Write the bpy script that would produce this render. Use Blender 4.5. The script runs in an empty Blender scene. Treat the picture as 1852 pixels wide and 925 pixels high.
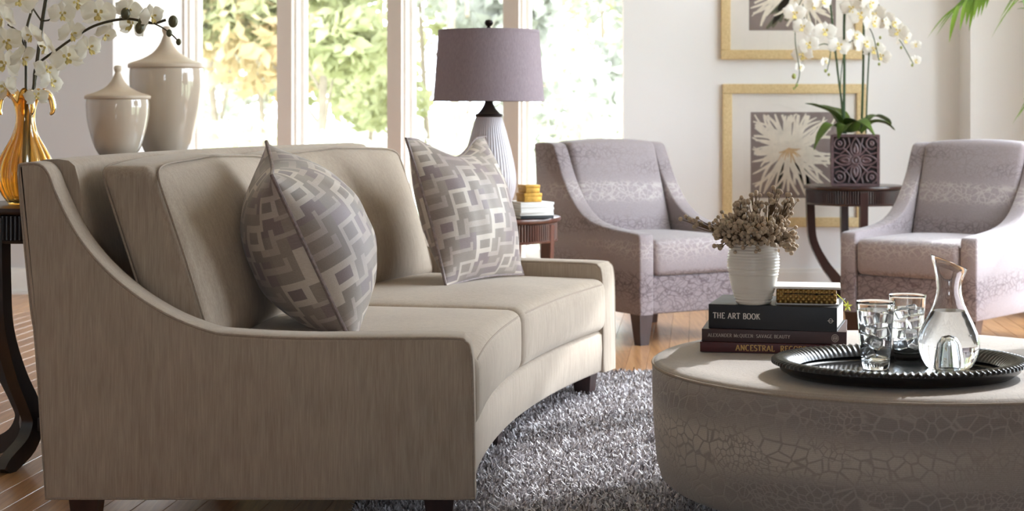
import bpy, math, random
import numpy as np
from mathutils import Vector, Matrix
random.seed(7)
rng = np.random.default_rng(7)
PI = math.pi
S = bpy.context.scene
COL = S.collection

# ------------------------------------------------------------------ camera, world, sun, exposure
FPX, HOR, CAMH = 3200.0, 204.0, 1.05          # focal length in pixels of the 1852x925 frame, horizon row, eye height
cam = bpy.data.cameras.new('camera'); cam_o = bpy.data.objects.new('camera', cam); COL.objects.link(cam_o)
cam_o.location = (0, 0, CAMH); cam_o.rotation_euler = (PI/2, 0, 0)
cam.sensor_width = 36.0; cam.lens = 36.0*FPX/1852.0
cam.shift_y = -(462.5-HOR)/1852.0
cam.clip_start = 0.1; cam.clip_end = 300
cam.dof.use_dof = True; cam.dof.focus_distance = 4.75; cam.dof.aperture_fstop = 6.0
S.camera = cam_o

world = bpy.data.worlds.new('world'); S.world = world; world.use_nodes = True
bg = world.node_tree.nodes['Background']
bg.inputs['Color'].default_value = (0.81, 0.89, 1.0, 1); bg.inputs['Strength'].default_value = 6.0

sun = bpy.data.lights.new('sun', 'SUN'); sun.energy = 2.9; sun.angle = math.radians(0.8); sun.color = (0.94, 0.96, 1.0)
sun_o = bpy.data.objects.new('sun', sun); COL.objects.link(sun_o)
SUN_TO = Vector((0.757, 0.653, 0.80)).normalized()
sun_o.rotation_euler = SUN_TO.to_track_quat('Z', 'Y').to_euler(); sun_o.location = (8, 8, 9)

def portal(name, loc, rot, w, h):
    l = bpy.data.lights.new(name, 'AREA'); l.shape = 'RECTANGLE'; l.size = w; l.size_y = h
    l.cycles.is_portal = True
    o = bpy.data.objects.new(name, l); COL.objects.link(o); o.location = loc; o.rotation_euler = rot
portal('window_portal_back', (-0.60, 10.98, 1.55), (PI/2, 0, math.radians(180-14.3)), 3.1, 3.0)
portal('window_portal_right', (3.15, 7.1, 1.82), (PI/2, 0, PI/2), 4.0, 3.4)
portal('window_portal_rear', (-0.55, -3.15, 1.55), (PI/2, 0, 0), 1.1, 1.5)  # serves the added fill window behind the camera

S.view_settings.view_transform = 'Standard'; S.view_settings.look = 'None'
S.view_settings.exposure = 1.05; S.view_settings.gamma = 1.0; S.view_settings.use_curve_mapping = False
S.cycles.max_bounces = 14; S.cycles.diffuse_bounces = 6; S.cycles.glossy_bounces = 6
S.cycles.transmission_bounces = 12; S.cycles.transparent_max_bounces = 16; S.cycles.use_denoising = True

# ------------------------------------------------------------------ helpers
def at(px, py, y):
    return Vector(((px-926.0)/FPX*y, y, CAMH-(py-HOR)/FPX*y))
def srgb(r, g, b):
    f = lambda c: c/12.92 if c <= 0.04045 else ((c+0.055)/1.055)**2.4
    return (f(r/255), f(g/255), f(b/255), 1)

class G:
    def __init__(s): s.v = []; s.f = []
    def add(s, v, f):
        b = len(s.v); s.v += [tuple(p) for p in v]; s.f += [tuple(i+b for i in q) for q in f]; return s
    def box(s, x0, x1, y0, y1, z0, z1):
        return s.add([(x0,y0,z0),(x1,y0,z0),(x1,y1,z0),(x0,y1,z0),(x0,y0,z1),(x1,y0,z1),(x1,y1,z1),(x0,y1,z1)],
              [(0,3,2,1),(4,5,6,7),(0,1,5,4),(1,2,6,5),(2,3,7,6),(3,0,4,7)])
    def loft(s, rings, closed=True, cap0=True, cap1=True):
        n = len(rings[0]); v = [p for r in rings for p in r]; f = []
        for i in range(len(rings)-1):
            for j in range(n if closed else n-1):
                k = (j+1) % n
                f.append((i*n+j, i*n+k, (i+1)*n+k, (i+1)*n+j))
        if cap0: f.append(tuple(range(n-1, -1, -1)))
        if cap1: f.append(tuple((len(rings)-1)*n+j for j in range(n)))
        return s.add(v, f)
    def tube(s, pts, r, n=8, caps=True, closed=False):
        pts = [Vector(p) for p in pts]; m = len(pts); rings = []; up = None
        for i, p in enumerate(pts):
            a = pts[(i-1) % m] if (i > 0 or closed) else pts[i]
            b = pts[(i+1) % m] if (i < m-1 or closed) else pts[i]
            t = (b-a).normalized()
            if up is None:
                up = Vector((0,0,1)) if abs(t.z) < 0.9 else Vector((1,0,0))
            x = t.cross(up)
            if x.length < 1e-5: x = t.orthogonal()
            x.normalize(); y = x.cross(t).normalized(); up = y
            rr = r[i] if isinstance(r, (list, tuple)) else r
            rings.append([p + x*math.cos(2*PI*k/n)*rr + y*math.sin(2*PI*k/n)*rr for k in range(n)])
        if closed:
            rings.append(rings[0]); return s.loft(rings, True, False, False)
        return s.loft(rings, True, caps, caps)
    def lathe(s, prof, n=48, c=(0,0,0), fn=None, cap0=False, cap1=False):
        rings = []
        for k, (r, z) in enumerate(prof):
            ring = []
            for i in range(n):
                a = 2*PI*i/n; rr, zz = (r, z) if fn is None else fn(r, z, a, k)
                ring.append((c[0]+rr*math.cos(a), c[1]+rr*math.sin(a), c[2]+zz))
            rings.append(ring)
        return s.loft(rings, True, cap0, cap1)
    def soft(s, hx, hy, hz, r, n=(6,6,4), fn=None, c=(0,0,0)):
        """rounded block, half sizes hx hy hz, edge radius r, fn maps each local point"""
        r = min(r, hx*0.999, hy*0.999, hz*0.999)
        def ax(h, k):
            L = [-h, -h+0.25*r, -h+0.6*r]
            L += [(-h+r)+(2*h-2*r)*i/k for i in range(k+1)]
            return L + [h-0.6*r, h-0.25*r, h]
        A = [ax(hx, n[0]), ax(hy, n[1]), ax(hz, n[2])]; H = (hx, hy, hz); idx = {}; V = []; F = []
        def vid(p):
            q = tuple(max(-(H[i]-r), min(H[i]-r, p[i])) for i in range(3)); d = [p[i]-q[i] for i in range(3)]
            l = math.sqrt(sum(x*x for x in d)) or 1
            p = tuple(q[i]+d[i]*r/l for i in range(3)) if l > 1e-9 else p
            key = tuple(round(x*1e5) for x in p)
            if key not in idx: idx[key] = len(V); V.append(p)
            return idx[key]
        for a in range(3):
            b, c2 = (a+1) % 3, (a+2) % 3
            for sgn in (-1, 1):
                for i in range(len(A[b])-1):
                    for j in range(len(A[c2])-1):
                        q = []
                        for (bi, ci) in ((i,j),(i+1,j),(i+1,j+1),(i,j+1)):
                            p = [0,0,0]; p[a] = sgn*H[a]; p[b] = A[b][bi]; p[c2] = A[c2][ci]; q.append(vid(tuple(p)))
                        if sgn < 0: q.reverse()
                        q2 = []
                        for x in q:
                            if x not in q2: q2.append(x)
                        if len(q2) > 2: F.append(tuple(q2))
        if fn: V = [tuple(fn(*p)) for p in V]
        return s.add([(p[0]+c[0], p[1]+c[1], p[2]+c[2]) for p in V], F)
    def rbox(s, x0, x1, y0, y1, z0, z1, r=0.006):
        return s.soft((x1-x0)/2, (y1-y0)/2, (z1-z0)/2, r, (1,1,1), None, ((x0+x1)/2, (y0+y1)/2, (z0+z1)/2))
    def ball(s, c, r, n=10, m=6, sz=1.0):
        V = [(c[0], c[1], c[2]-r*sz)]; F = []
        for i in range(1, m):
            t = PI*i/m
            for j in range(n):
                a = 2*PI*j/n; V.append((c[0]+r*math.sin(t)*math.cos(a), c[1]+r*math.sin(t)*math.sin(a), c[2]-r*sz*math.cos(t)))
        V.append((c[0], c[1], c[2]+r*sz)); L = len(V)-1
        for j in range(n): F.append((0, 1+(j+1) % n, 1+j)); F.append((L, L-n+j, L-n+(j+1) % n))
        for i in range(m-2):
            for j in range(n):
                a = 1+i*n+j; b = 1+i*n+(j+1) % n; F.append((a, b, b+n, a+n))
        return s.add(V, F)
    def map(s, fn): s.v = [tuple(fn(*p)) for p in s.v]; return s
    def shift(s, d): s.v = [(p[0]+d[0], p[1]+d[1], p[2]+d[2]) for p in s.v]; return s
    def mat(s, M): s.v = [tuple(M @ Vector(p)) for p in s.v]; return s
    def mesh(s, name, mat, smooth=True, angle=38):
        me = bpy.data.meshes.new(name); me.from_pydata(s.v, [], s.f)
        if mat: me.materials.append(mat)
        if smooth:
            me.polygons.foreach_set('use_smooth', [True]*len(me.polygons))
            me.set_sharp_from_angle(angle=math.radians(angle))
        me.update(); return me

def obj(name, me, parent=None):
    o = bpy.data.objects.new(name, me); COL.objects.link(o)
    if parent: o.parent = parent
    return o
def tag(o, label, cat, group=None):
    o['label'] = label; o['category'] = cat
    if group: o['group'] = group
    return o
def thing(name, label, cat, loc=(0,0,0), rotz=0.0, group=None):
    o = obj(name, None); o.location = loc; o.rotation_euler = (0,0,rotz); return tag(o, label, cat, group)
def part(name, g, mat, parent=None, smooth=True, angle=38, label=None):
    o = obj(name, g.mesh(name, mat, smooth, angle), parent)
    if label: o['label'] = label
    return o
def wpart(name, g, mat, root, **k):                # g is in world coordinates, root is an unrotated Empty
    return part(name, g.shift(-Vector(root.location)), mat, root, **k)
def struct(name, g, mat, smooth=False, parent=None):
    o = obj(name, g.mesh(name, mat, smooth), parent)
    if not parent: o['kind'] = 'structure'
    return o
def smoothpath(pts, k=6):
    P = [Vector(p) for p in pts]; P = [P[0]*2-P[1]]+P+[P[-1]*2-P[-2]]; out = []
    for i in range(1, len(P)-2):
        for j in range(k):
            t = j/k
            out.append(0.5*((2*P[i])+(P[i+1]-P[i-1])*t+(2*P[i-1]-5*P[i]+4*P[i+1]-P[i+2])*t*t+(3*P[i]-P[i-1]-3*P[i+1]+P[i+2])*t**3))
    out.append(P[-2]); return out

# ------------------------------------------------------------------ materials
def new_mat(name):
    m = bpy.data.materials.new(name); m.use_nodes = True
    nt = m.node_tree; return m, nt, nt.nodes['Principled BSDF']
def nd(nt, t, **k):
    n = nt.nodes.new(t)
    for a, v in k.items(): setattr(n, a, v)
    return n
def coords(nt, scale=(1,1,1), kind='Object', rot=(0,0,0)):
    tc = nd(nt, 'ShaderNodeTexCoord'); mp = nd(nt, 'ShaderNodeMapping')
    mp.inputs['Scale'].default_value = scale; mp.inputs['Rotation'].default_value = rot
    nt.links.new(tc.outputs[kind], mp.inputs['Vector']); return mp.outputs['Vector']
def noise(nt, vec, scale, detail=4, rough=0.55, dist=0.0):
    n = nd(nt, 'ShaderNodeTexNoise'); nt.links.new(vec, n.inputs['Vector'])
    n.inputs['Scale'].default_value = scale; n.inputs['Detail'].default_value = detail
    n.inputs['Roughness'].default_value = rough; n.inputs['Distortion'].default_value = dist
    return n.outputs['Fac']
def ramp(nt, fac, stops):
    r = nd(nt, 'ShaderNodeValToRGB'); e = r.color_ramp.elements
    while len(e) < len(stops): e.new(0.5)
    for k, (p, c) in enumerate(stops): e[k].position = p; e[k].color = c if len(c) == 4 else (*c, 1)
    nt.links.new(fac, r.inputs['Fac']); return r.outputs['Color']
def mixc(nt, fac, a, b, mode='MIX'):
    m = nd(nt, 'ShaderNodeMix', data_type='RGBA', blend_type=mode)
    for sock, v in ((m.inputs['Factor'], fac), (m.inputs['A'], a), (m.inputs['B'], b)):
        pass
    ins = {'f': m.inputs[0], 'a': m.inputs[6], 'b': m.inputs[7]}
    for k, v in (('f', fac), ('a', a), ('b', b)):
        if isinstance(v, (int, float)): ins[k].default_value = v
        elif isinstance(v, tuple): ins[k].default_value = v
        else: nt.links.new(v, ins[k])
    return m.outputs[2]
def bump(nt, bsdf, h, strength=0.2, dist=0.002):
    b = nd(nt, 'ShaderNodeBump'); b.inputs['Strength'].default_value = strength; b.inputs['Distance'].default_value = dist
    nt.links.new(h, b.inputs['Height']); nt.links.new(b.outputs['Normal'], bsdf.inputs['Normal'])
def math_(nt, op, a, b=None):
    m = nd(nt, 'ShaderNodeMath', operation=op)
    for i, v in enumerate((a, b)):
        if v is None: continue
        if isinstance(v, (int, float)): m.inputs[i].default_value = v
        else: nt.links.new(v, m.inputs[i])
    return m.outputs[0]

def plain(name, c, rough=0.5, metal=0.0, var=0.06, scale=14.0, spec=0.5, sheen=0.0, coat=0.0, bumps=0.0):
    m, nt, b = new_mat(name); v = coords(nt)
    n = noise(nt, v, scale, 4)
    lo = tuple(x*(1-var) for x in c[:3])+(1,); hi = tuple(min(1, x*(1+var)) for x in c[:3])+(1,)
    nt.links.new(ramp(nt, n, [(0.3, lo), (0.7, hi)]), b.inputs['Base Color'])
    b.inputs['Roughness'].default_value = rough; b.inputs['Metallic'].default_value = metal
    b.inputs['Specular IOR Level'].default_value = spec
    b.inputs['Sheen Weight'].default_value = sheen; b.inputs['Coat Weight'].default_value = coat
    if bumps: bump(nt, b, noise(nt, v, scale*12, 2), bumps, 0.001)
    return m

MAT = {}
MAT['wall'] = plain('painted_wall', srgb(237,236,236), 0.85, var=0.01, scale=2)
MAT['wall_grey'] = plain('grey_painted_wall', srgb(212,209,209), 0.85, var=0.01, scale=2)
MAT['wall_far'] = plain('greige_painted_wall', srgb(226,229,235), 0.85, var=0.01, scale=2)
MAT['ceiling'] = plain('ceiling_paint', srgb(240,238,235), 0.9, var=0.01)
MAT['trim'] = plain('white_trim_paint', srgb(240,238,234), 0.45, var=0.01)
MAT['post'] = plain('warm_white_post_paint', srgb(204,195,188), 0.6, var=0.01)

def fabric_sofa():
    m, nt, b = new_mat('taupe_chenille')
    v = coords(nt, (420, 420, 14)); s1 = noise(nt, v, 1.0, 3, 0.6)
    v2 = coords(nt, (1,1,1)); s2 = noise(nt, v2, 4.0, 3, 0.5)
    v3 = coords(nt, (70, 70, 8)); s3 = noise(nt, v3, 1.0, 3, 0.5)
    c = ramp(nt, s1, [(0.25, srgb(142,126,111)), (0.5, srgb(171,155,139)), (0.78, srgb(199,185,167))])
    c = mixc(nt, 0.35, c, ramp(nt, s3, [(0.3, srgb(150,135,120)), (0.7, srgb(191,177,160))]))
    c = mixc(nt, 0.25, c, ramp(nt, s2, [(0.35, srgb(156,141,126)), (0.65, srgb(185,171,153))]))
    nt.links.new(c, b.inputs['Base Color']); b.inputs['Roughness'].default_value = 0.88
    b.inputs['Specular IOR Level'].default_value = 0.25
    b.inputs['Sheen Weight'].default_value = 0.35; b.inputs['Sheen Roughness'].default_value = 0.4
    b.inputs['Sheen Tint'].default_value = srgb(225,218,208)
    bump(nt, b, s1, 0.35, 0.0012); return m
MAT['sofa'] = fabric_sofa()
MAT['sofa_pipe'] = plain('taupe_piping', srgb(160,145,130), 0.85, var=0.12, scale=200)

def fabric_chair():
    m, nt, b = new_mat('mauve_grey_crackle_weave')
    v = coords(nt, (1,1,1.5)); nz = nd(nt, 'ShaderNodeTexNoise'); nz.inputs['Scale'].default_value = 9; nz.inputs['Detail'].default_value = 2
    nt.links.new(v, nz.inputs['Vector'])
    w = mixc(nt, 0.10, v, nz.outputs['Color'], 'ADD')
    lines = []
    for sc, off in ((26.0, 0.0), (18.0, 3.7)):
        vo = nd(nt, 'ShaderNodeTexVoronoi', feature='DISTANCE_TO_EDGE'); vo.inputs['Scale'].default_value = sc
        mp = nd(nt, 'ShaderNodeMapping'); mp.inputs['Location'].default_value = (off, off, off); mp.inputs['Rotation'].default_value = (off, off*0.5, off*0.3)
        nt.links.new(w, mp.inputs['Vector']); nt.links.new(mp.outputs['Vector'], vo.inputs['Vector'])
        lines.append(ramp(nt, vo.outputs['Distance'], [(0.015, (1,1,1)), (0.06, (0,0,0))]))
    ln = mixc(nt, 1.0, lines[0], lines[1], 'LIGHTEN')
    zb = coords(nt, (0.6, 0.6, 5.2)); band = noise(nt, zb, 1.0, 1, 0.4)
    base = ramp(nt, band, [(0.3, srgb(136,125,127)), (0.7, srgb(152,141,142))])
    dark = ramp(nt, band, [(0.44, srgb(98,85,88)), (0.60, srgb(178,168,165))])
    amt = ramp(nt, band, [(0.36, (0.95,)*3), (0.51, (0.25,)*3), (0.62, (0.85,)*3)])
    fac = mixc(nt, 1.0, ln, amt, 'MULTIPLY')
    c = mixc(nt, fac, base, dark)
    fine = noise(nt, coords(nt, (260, 260, 260)), 1.0, 2)
    c = mixc(nt, 0.5, c, ramp(nt, fine, [(0.2, (0.35,)*3), (0.8, (0.66,)*3)]), 'OVERLAY')
    nt.links.new(c, b.inputs['Base Color']); b.inputs['Roughness'].default_value = 0.8
    b.inputs['Sheen Weight'].default_value = 0.25; b.inputs['Specular IOR Level'].default_value = 0.3
    bump(nt, b, fac, 0.25, 0.0015); return m
MAT['chair'] = fabric_chair()
MAT['chair_pipe'] = plain('mauve_grey_piping', srgb(162,150,150), 0.8, var=0.1, scale=150)

def fabric_ottoman(name, plain_top):
    m, nt, b = new_mat(name)
    v = coords(nt, (1,1,1.15)); nz = nd(nt, 'ShaderNodeTexNoise'); nz.inputs['Scale'].default_value = 5; nz.inputs['Detail'].default_value = 1
    nt.links.new(v, nz.inputs['Vector']); w = mixc(nt, 0.09, v, nz.outputs['Color'], 'ADD')
    big = nd(nt, 'ShaderNodeTexVoronoi', feature='DISTANCE_TO_EDGE'); big.inputs['Scale'].default_value = 29
    sml = nd(nt, 'ShaderNodeTexVoronoi', feature='DISTANCE_TO_EDGE'); sml.inputs['Scale'].default_value = 58
    nt.links.new(w, big.inputs['Vector']); nt.links.new(w, sml.inputs['Vector'])
    lb = ramp(nt, big.outputs['Distance'], [(0.03, (1,1,1)), (0.09, (0,0,0))])
    ls = ramp(nt, sml.outputs['Distance'], [(0.035, (1,1,1)), (0.12, (0,0,0))])
    sel = ramp(nt, noise(nt, coords(nt, (1,1,1.4)), 4.5, 1), [(0.50, (0,0,0)), (0.54, (1,1,1))])
    ln = mixc(nt, sel, lb, ls)
    band = noise(nt, coords(nt, (0.8, 0.8, 7.5)), 1.0, 1, 0.4)
    cell = ramp(nt, band, [(0.38, srgb(139,128,122)), (0.62, srgb(190,177,163))])
    line = ramp(nt, band, [(0.38, srgb(165,153,143)), (0.62, srgb(141,129,119))])
    fac = mixc(nt, 1.0, ln, (0.30,)*3+(1,) if plain_top else (0.85,)*3+(1,), 'MULTIPLY')
    c = mixc(nt, fac, cell, line)
    if plain_top: c = mixc(nt, 0.4, c, srgb(168,157,147))
    st = nd(nt, 'ShaderNodeTexWave', wave_type='BANDS', bands_direction='Z'); st.inputs['Scale'].default_value = 70; st.inputs['Distortion'].default_value = 1.5
    nt.links.new(coords(nt), st.inputs['Vector'])
    c = mixc(nt, 0.35, c, ramp(nt, st.outputs['Fac'], [(0, (0.40,)*3), (1, (0.60,)*3)]), 'OVERLAY')
    fine = noise(nt, coords(nt, (300, 300, 300)), 1.0, 2)
    c = mixc(nt, 0.4, c, ramp(nt, fine, [(0.2, (0.35,)*3), (0.8, (0.66,)*3)]), 'OVERLAY')
    nt.links.new(c, b.inputs['Base Color']); b.inputs['Roughness'].default_value = 0.72
    b.inputs['Sheen Weight'].default_value = 0.2; b.inputs['Specular IOR Level'].default_value = 0.35
    inv = math_(nt, 'SUBTRACT', 1.0, fac); bump(nt, b, inv, 0.35, 0.002); return m
MAT['ottoman'] = fabric_ottoman('reptile_pattern_weave', False)
MAT['ottoman_top'] = fabric_ottoman('reptile_pattern_weave_faint', True)

def wood(name, dark, light, scale=(3, 40, 40), rough=0.3, coat=0.3):
    m, nt, b = new_mat(name)
    n = noise(nt, coords(nt, scale), 1.0, 5, 0.6, 0.6)
    nt.links.new(ramp(nt, n, [(0.3, dark), (0.7, light)]), b.inputs['Base Color'])
    b.inputs['Roughness'].default_value = rough; b.inputs['Coat Weight'].default_value = coat; b.inputs['Coat Roughness'].default_value = 0.15
    return m
MAT['espresso'] = wood('espresso_wood', srgb(38,22,20), srgb(62,38,34), (30, 30, 3))
MAT['espresso_black'] = wood('near_black_wood', srgb(22,16,15), srgb(38,27,25), (30, 30, 3), 0.35)
MAT['mahogany'] = wood('mahogany_wood', srgb(72,42,34), srgb(110,66,50), (30, 30, 3))
MAT['frame_wood'] = wood('pale_gold_frame', srgb(205,178,128), srgb(226,203,156), (70, 70, 70), 0.5, 0.0)

def floor_mat(island):
    m, nt, b = new_mat('oak_strip' if island else 'oak_subfloor')
    n = noise(nt, coords(nt, (60, 3.0, 10), 'Object', (0, 0, math.radians(6))), 1.0, 6, 0.6, 0.4)
    c = ramp(nt, n, [(0.28, srgb(166,118,78)), (0.55, srgb(198,148,102)), (0.8, srgb(214,170,122))])
    oi = nd(nt, 'ShaderNodeObjectInfo'); ge = nd(nt, 'ShaderNodeNewGeometry')
    rnd = math_(nt, 'FRACT', math_(nt, 'ADD', oi.outputs['Random'], ge.outputs['Random Per Island']))
    c = mixc(nt, 0.8, c, ramp(nt, rnd, [(0.0, (0.36,0.36,0.36)), (1.0, (0.62,0.60,0.57))]), 'OVERLAY')
    nt.links.new(c, b.inputs['Base Color']); b.inputs['Roughness'].default_value = 0.3
    b.inputs['Coat Weight'].default_value = 0.25; b.inputs['Coat Roughness'].default_value = 0.12
    bump(nt, b, n, 0.06, 0.001); return m
MAT['plank'] = floor_mat(True)

def pane_mat(name, tint=(1,1,1,1), rough=0.0, ior=1.45):
    m, nt, b = new_mat(name); nt.nodes.remove(b)
    out = nt.nodes['Material Output']
    tr = nd(nt, 'ShaderNodeBsdfTransparent'); tr.inputs['Color'].default_value = tint
    gl = nd(nt, 'ShaderNodeBsdfGlossy'); gl.inputs['Roughness'].default_value = rough
    fr = nd(nt, 'ShaderNodeFresnel'); ge = nd(nt, 'ShaderNodeNewGeometry')      # both faces of the pane reflect alike
    nt.links.new(math_(nt, 'ADD', ior, math_(nt, 'MULTIPLY', ge.outputs['Backfacing'], 1/ior-ior)), fr.inputs['IOR'])
    mx = nd(nt, 'ShaderNodeMixShader')
    nt.links.new(fr.outputs[0], mx.inputs[0]); nt.links.new(tr.outputs[0], mx.inputs[1]); nt.links.new(gl.outputs[0], mx.inputs[2])
    nt.links.new(mx.outputs[0], out.inputs['Surface']); return m
MAT['pane'] = pane_mat('window_glass', (0.97, 0.98, 0.98, 1))
MAT['picture_glass'] = pane_mat('picture_glass', (0.99, 0.99, 0.99, 1), 0.0, 1.4)
def glass_mat(name, c, ior=1.45, rough=0.0):
    m, nt, b = new_mat(name)
    b.inputs['Base Color'].default_value = c; b.inputs['Transmission Weight'].default_value = 1.0
    b.inputs['IOR'].default_value = ior; b.inputs['Roughness'].default_value = rough; return m
MAT['clear_glass'] = glass_mat('clear_drinking_glass', (0.98, 0.99, 0.99, 1), 1.45)
MAT['water'] = glass_mat('water', (0.97, 0.985, 1.0, 1), 1.33)
MAT['ice'] = glass_mat('ice', (0.98, 0.99, 1.0, 1), 1.15, 0.12)
MAT['ice'].node_tree.nodes['Principled BSDF'].inputs['Transmission Weight'].default_value = 0.82
def amber():
    m, nt, b = new_mat('amber_blown_glass')
    n = noise(nt, coords(nt, (14, 14, 3)), 1.0, 3)
    nt.links.new(ramp(nt, n, [(0.3, srgb(246,186,84)), (0.55, srgb(255,212,120)), (0.75, srgb(255,232,160))]), b.inputs['Base Color'])
    b.inputs['Transmission Weight'].default_value = 0.92; b.inputs['Roughness'].default_value = 0.06; b.inputs['IOR'].default_value = 1.5
    b.inputs['Coat Weight'].default_value = 0.6; return m
MAT['amber'] = amber()

MAT['ceramic'] = plain('beige_glazed_ceramic', srgb(206,191,172), 0.08, var=0.02, scale=6, coat=1.0)
MAT['ceramic_lid'] = plain('beige_lid_glaze', srgb(206,190,170), 0.4, var=0.03, scale=6)
MAT['lamp_ceramic'] = plain('pale_lilac_ceramic', srgb(194,186,190), 0.35, var=0.02, scale=6, coat=0.3)
MAT['bronze'] = plain('dark_bronze', srgb(46,38,38), 0.35, 0.6, var=0.1)
MAT['vase_white'] = plain('pearl_white_ceramic', srgb(226,219,208), 0.28, var=0.03, scale=20, coat=0.4)
MAT['black_metal'] = plain('black_lacquer', srgb(30,29,30), 0.32, 0.2, var=0.15, coat=0.3)
def tray_mirror():
    m, nt, b = new_mat('antiqued_tray_floor')
    n = noise(nt, coords(nt, (3, 9, 3)), 1.5, 5, 0.6, 1.5)
    nt.links.new(ramp(nt, n, [(0.4, srgb(40,39,40)), (0.7, srgb(120,118,116))]), b.inputs['Base Color'])
    b.inputs['Metallic'].default_value = 0.7; b.inputs['Roughness'].default_value = 0.16; return m
MAT['tray_floor'] = tray_mirror()
def shade_mat():
    m, nt, b = new_mat('mauve_linen_shade')
    n = noise(nt, coords(nt, (300, 300, 60)), 1.0, 2)
    c = ramp(nt, n, [(0.3, srgb(156,141,148)), (0.7, srgb(174,158,165))])
    nt.links.new(c, b.inputs['Base Color']); b.inputs['Roughness'].default_value = 0.9
    tl = nd(nt, 'ShaderNodeBsdfTranslucent'); nt.links.new(c, tl.inputs['Color'])
    mx = nd(nt, 'ShaderNodeMixShader'); mx.inputs[0].default_value = 0.25
    nt.links.new(b.outputs[0], mx.inputs[1]); nt.links.new(tl.outputs[0], mx.inputs[2])
    nt.links.new(mx.outputs[0], nt.nodes['Material Output'].inputs['Surface']); return m
MAT['shade'] = shade_mat()
def leafy(name, c1, c2, rough=0.5, transl=0.35, scale=6.0):
    m, nt, b = new_mat(name)
    ge = nd(nt, 'ShaderNodeNewGeometry'); n = noise(nt, coords(nt), scale, 3)
    c = mixc(nt, 0.5, ramp(nt, n, [(0.3, c1), (0.7, c2)]), ramp(nt, ge.outputs['Random Per Island'], [(0.0, c1), (1.0, c2)]))
    nt.links.new(c, b.inputs['Base Color']); b.inputs['Roughness'].default_value = rough
    tl = nd(nt, 'ShaderNodeBsdfTranslucent'); nt.links.new(c, tl.inputs['Color'])
    mx = nd(nt, 'ShaderNodeMixShader'); mx.inputs[0].default_value = transl
    nt.links.new(b.outputs[0], mx.inputs[1]); nt.links.new(tl.outputs[0], mx.inputs[2])
    nt.links.new(mx.outputs[0], nt.nodes['Material Output'].inputs['Surface']); return m
MAT['orchid_leaf'] = leafy('orchid_leaf', srgb(58,82,34), srgb(104,128,58), 0.35, 0.2)
MAT['palm'] = leafy('palm_leaf', srgb(86,124,40), srgb(140,172,66), 0.4, 0.35)
MAT['petal'] = leafy('white_petal', srgb(240,237,230), srgb(250,248,244), 0.6, 0.35, 30)
MAT['petal_cream'] = leafy('cream_petal', srgb(232,226,206), srgb(248,244,234), 0.6, 0.35, 30)
MAT['lip'] = plain('yellow_orchid_lip', srgb(228,206,132), 0.5, var=0.35, scale=90)
MAT['stem'] = plain('dark_green_stem', srgb(48,74,40), 0.45, var=0.2)
MAT['stem_brown'] = plain('brown_green_stem', srgb(62,54,34), 0.5, var=0.25)
MAT['bud'] = plain('green_bud', srgb(148,156,84), 0.5, var=0.15)
MAT['bud_dark'] = plain('olive_bud', srgb(92,88,60), 0.5, var=0.2)
MAT['twig'] = plain('dried_twig', srgb(104,82,56), 0.8, var=0.25, scale=40)
MAT['berry'] = plain('dried_grey_berry', srgb(184,163,138), 0.75, var=0.2, scale=60, bumps=0.4)
MAT['carved'] = plain('purple_brown_carving', srgb(98,76,78), 0.5, var=0.25, scale=60)
MAT['dark_inside'] = plain('dark_lining', srgb(30,22,24), 0.7)
MAT['soil'] = plain('soil', srgb(58,46,36), 0.95, var=0.3, scale=80)
MAT['mat_board'] = plain('cream_mat_board', srgb(240,235,228), 0.9, var=0.01)
MAT['print_taupe'] = plain('taupe_print', srgb(140,126,122), 0.7, var=0.12, scale=5)
MAT['print_petal'] = plain('ivory_print', srgb(233,224,208), 0.7, var=0.08, scale=30)
MAT['print_peach'] = plain('peach_print', srgb(216,182,136), 0.7, var=0.1, scale=30)
MAT['print_green'] = plain('dull_green_print', srgb(92,92,72), 0.7, var=0.2, scale=20)
MAT['paper'] = plain('page_edges', srgb(238,232,222), 0.9, var=0.05, scale=120)
MAT['cover_black'] = plain('black_book_cloth', srgb(22,22,27), 0.45, var=0.1, scale=80)
MAT['cover_brown'] = plain('brown_book_cloth', srgb(60,30,27), 0.45, var=0.1, scale=80)
MAT['cover_red'] = plain('oxblood_book_cloth', srgb(78,20,22), 0.45, var=0.1, scale=80)
MAT['cover_pink'] = plain('pale_pink_cover', srgb(226,206,196), 0.6, var=0.03)
MAT['ink_white'] = plain('white_ink', srgb(228,222,214), 0.6, var=0.02)
MAT['ink_gold'] = plain('gold_ink', srgb(214,170,96), 0.45, var=0.05)
MAT['ink_grey'] = plain('grey_ink', srgb(190,176,166), 0.6, var=0.02)
def gold_quilt():
    m, nt, b = new_mat('gold_quilted_cloth')
    w1 = nd(nt, 'ShaderNodeTexWave', wave_type='BANDS', bands_direction='DIAGONAL'); w1.inputs['Scale'].default_value = 48; w1.inputs['Distortion'].default_value = 1
    nt.links.new(coords(nt), w1.inputs['Vector'])
    w2 = nd(nt, 'ShaderNodeTexWave', wave_type='BANDS', bands_direction='DIAGONAL'); w2.inputs['Scale'].default_value = 48; w2.inputs['Distortion'].default_value = 1
    nt.links.new(coords(nt, (-1, 1, 1)), w2.inputs['Vector'])
    h = math_(nt, 'MULTIPLY', w1.outputs['Fac'], w2.outputs['Fac'])
    nt.links.new(ramp(nt, h, [(0.0, srgb(128,92,40)), (0.4, srgb(184,144,72)), (0.8, srgb(222,190,120))]), b.inputs['Base Color'])
    b.inputs['Metallic'].default_value = 0.55; b.inputs['Roughness'].default_value = 0.38; bump(nt, b, h, 0.6, 0.004); return m
MAT['gold'] = gold_quilt()
MAT['gold_box'] = plain('gold_leaf', srgb(206,158,72), 0.35, 0.5, var=0.25, scale=50)
MAT['ribbon'] = plain('yellow_ribbon', srgb(216,220,96), 0.6)
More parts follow.
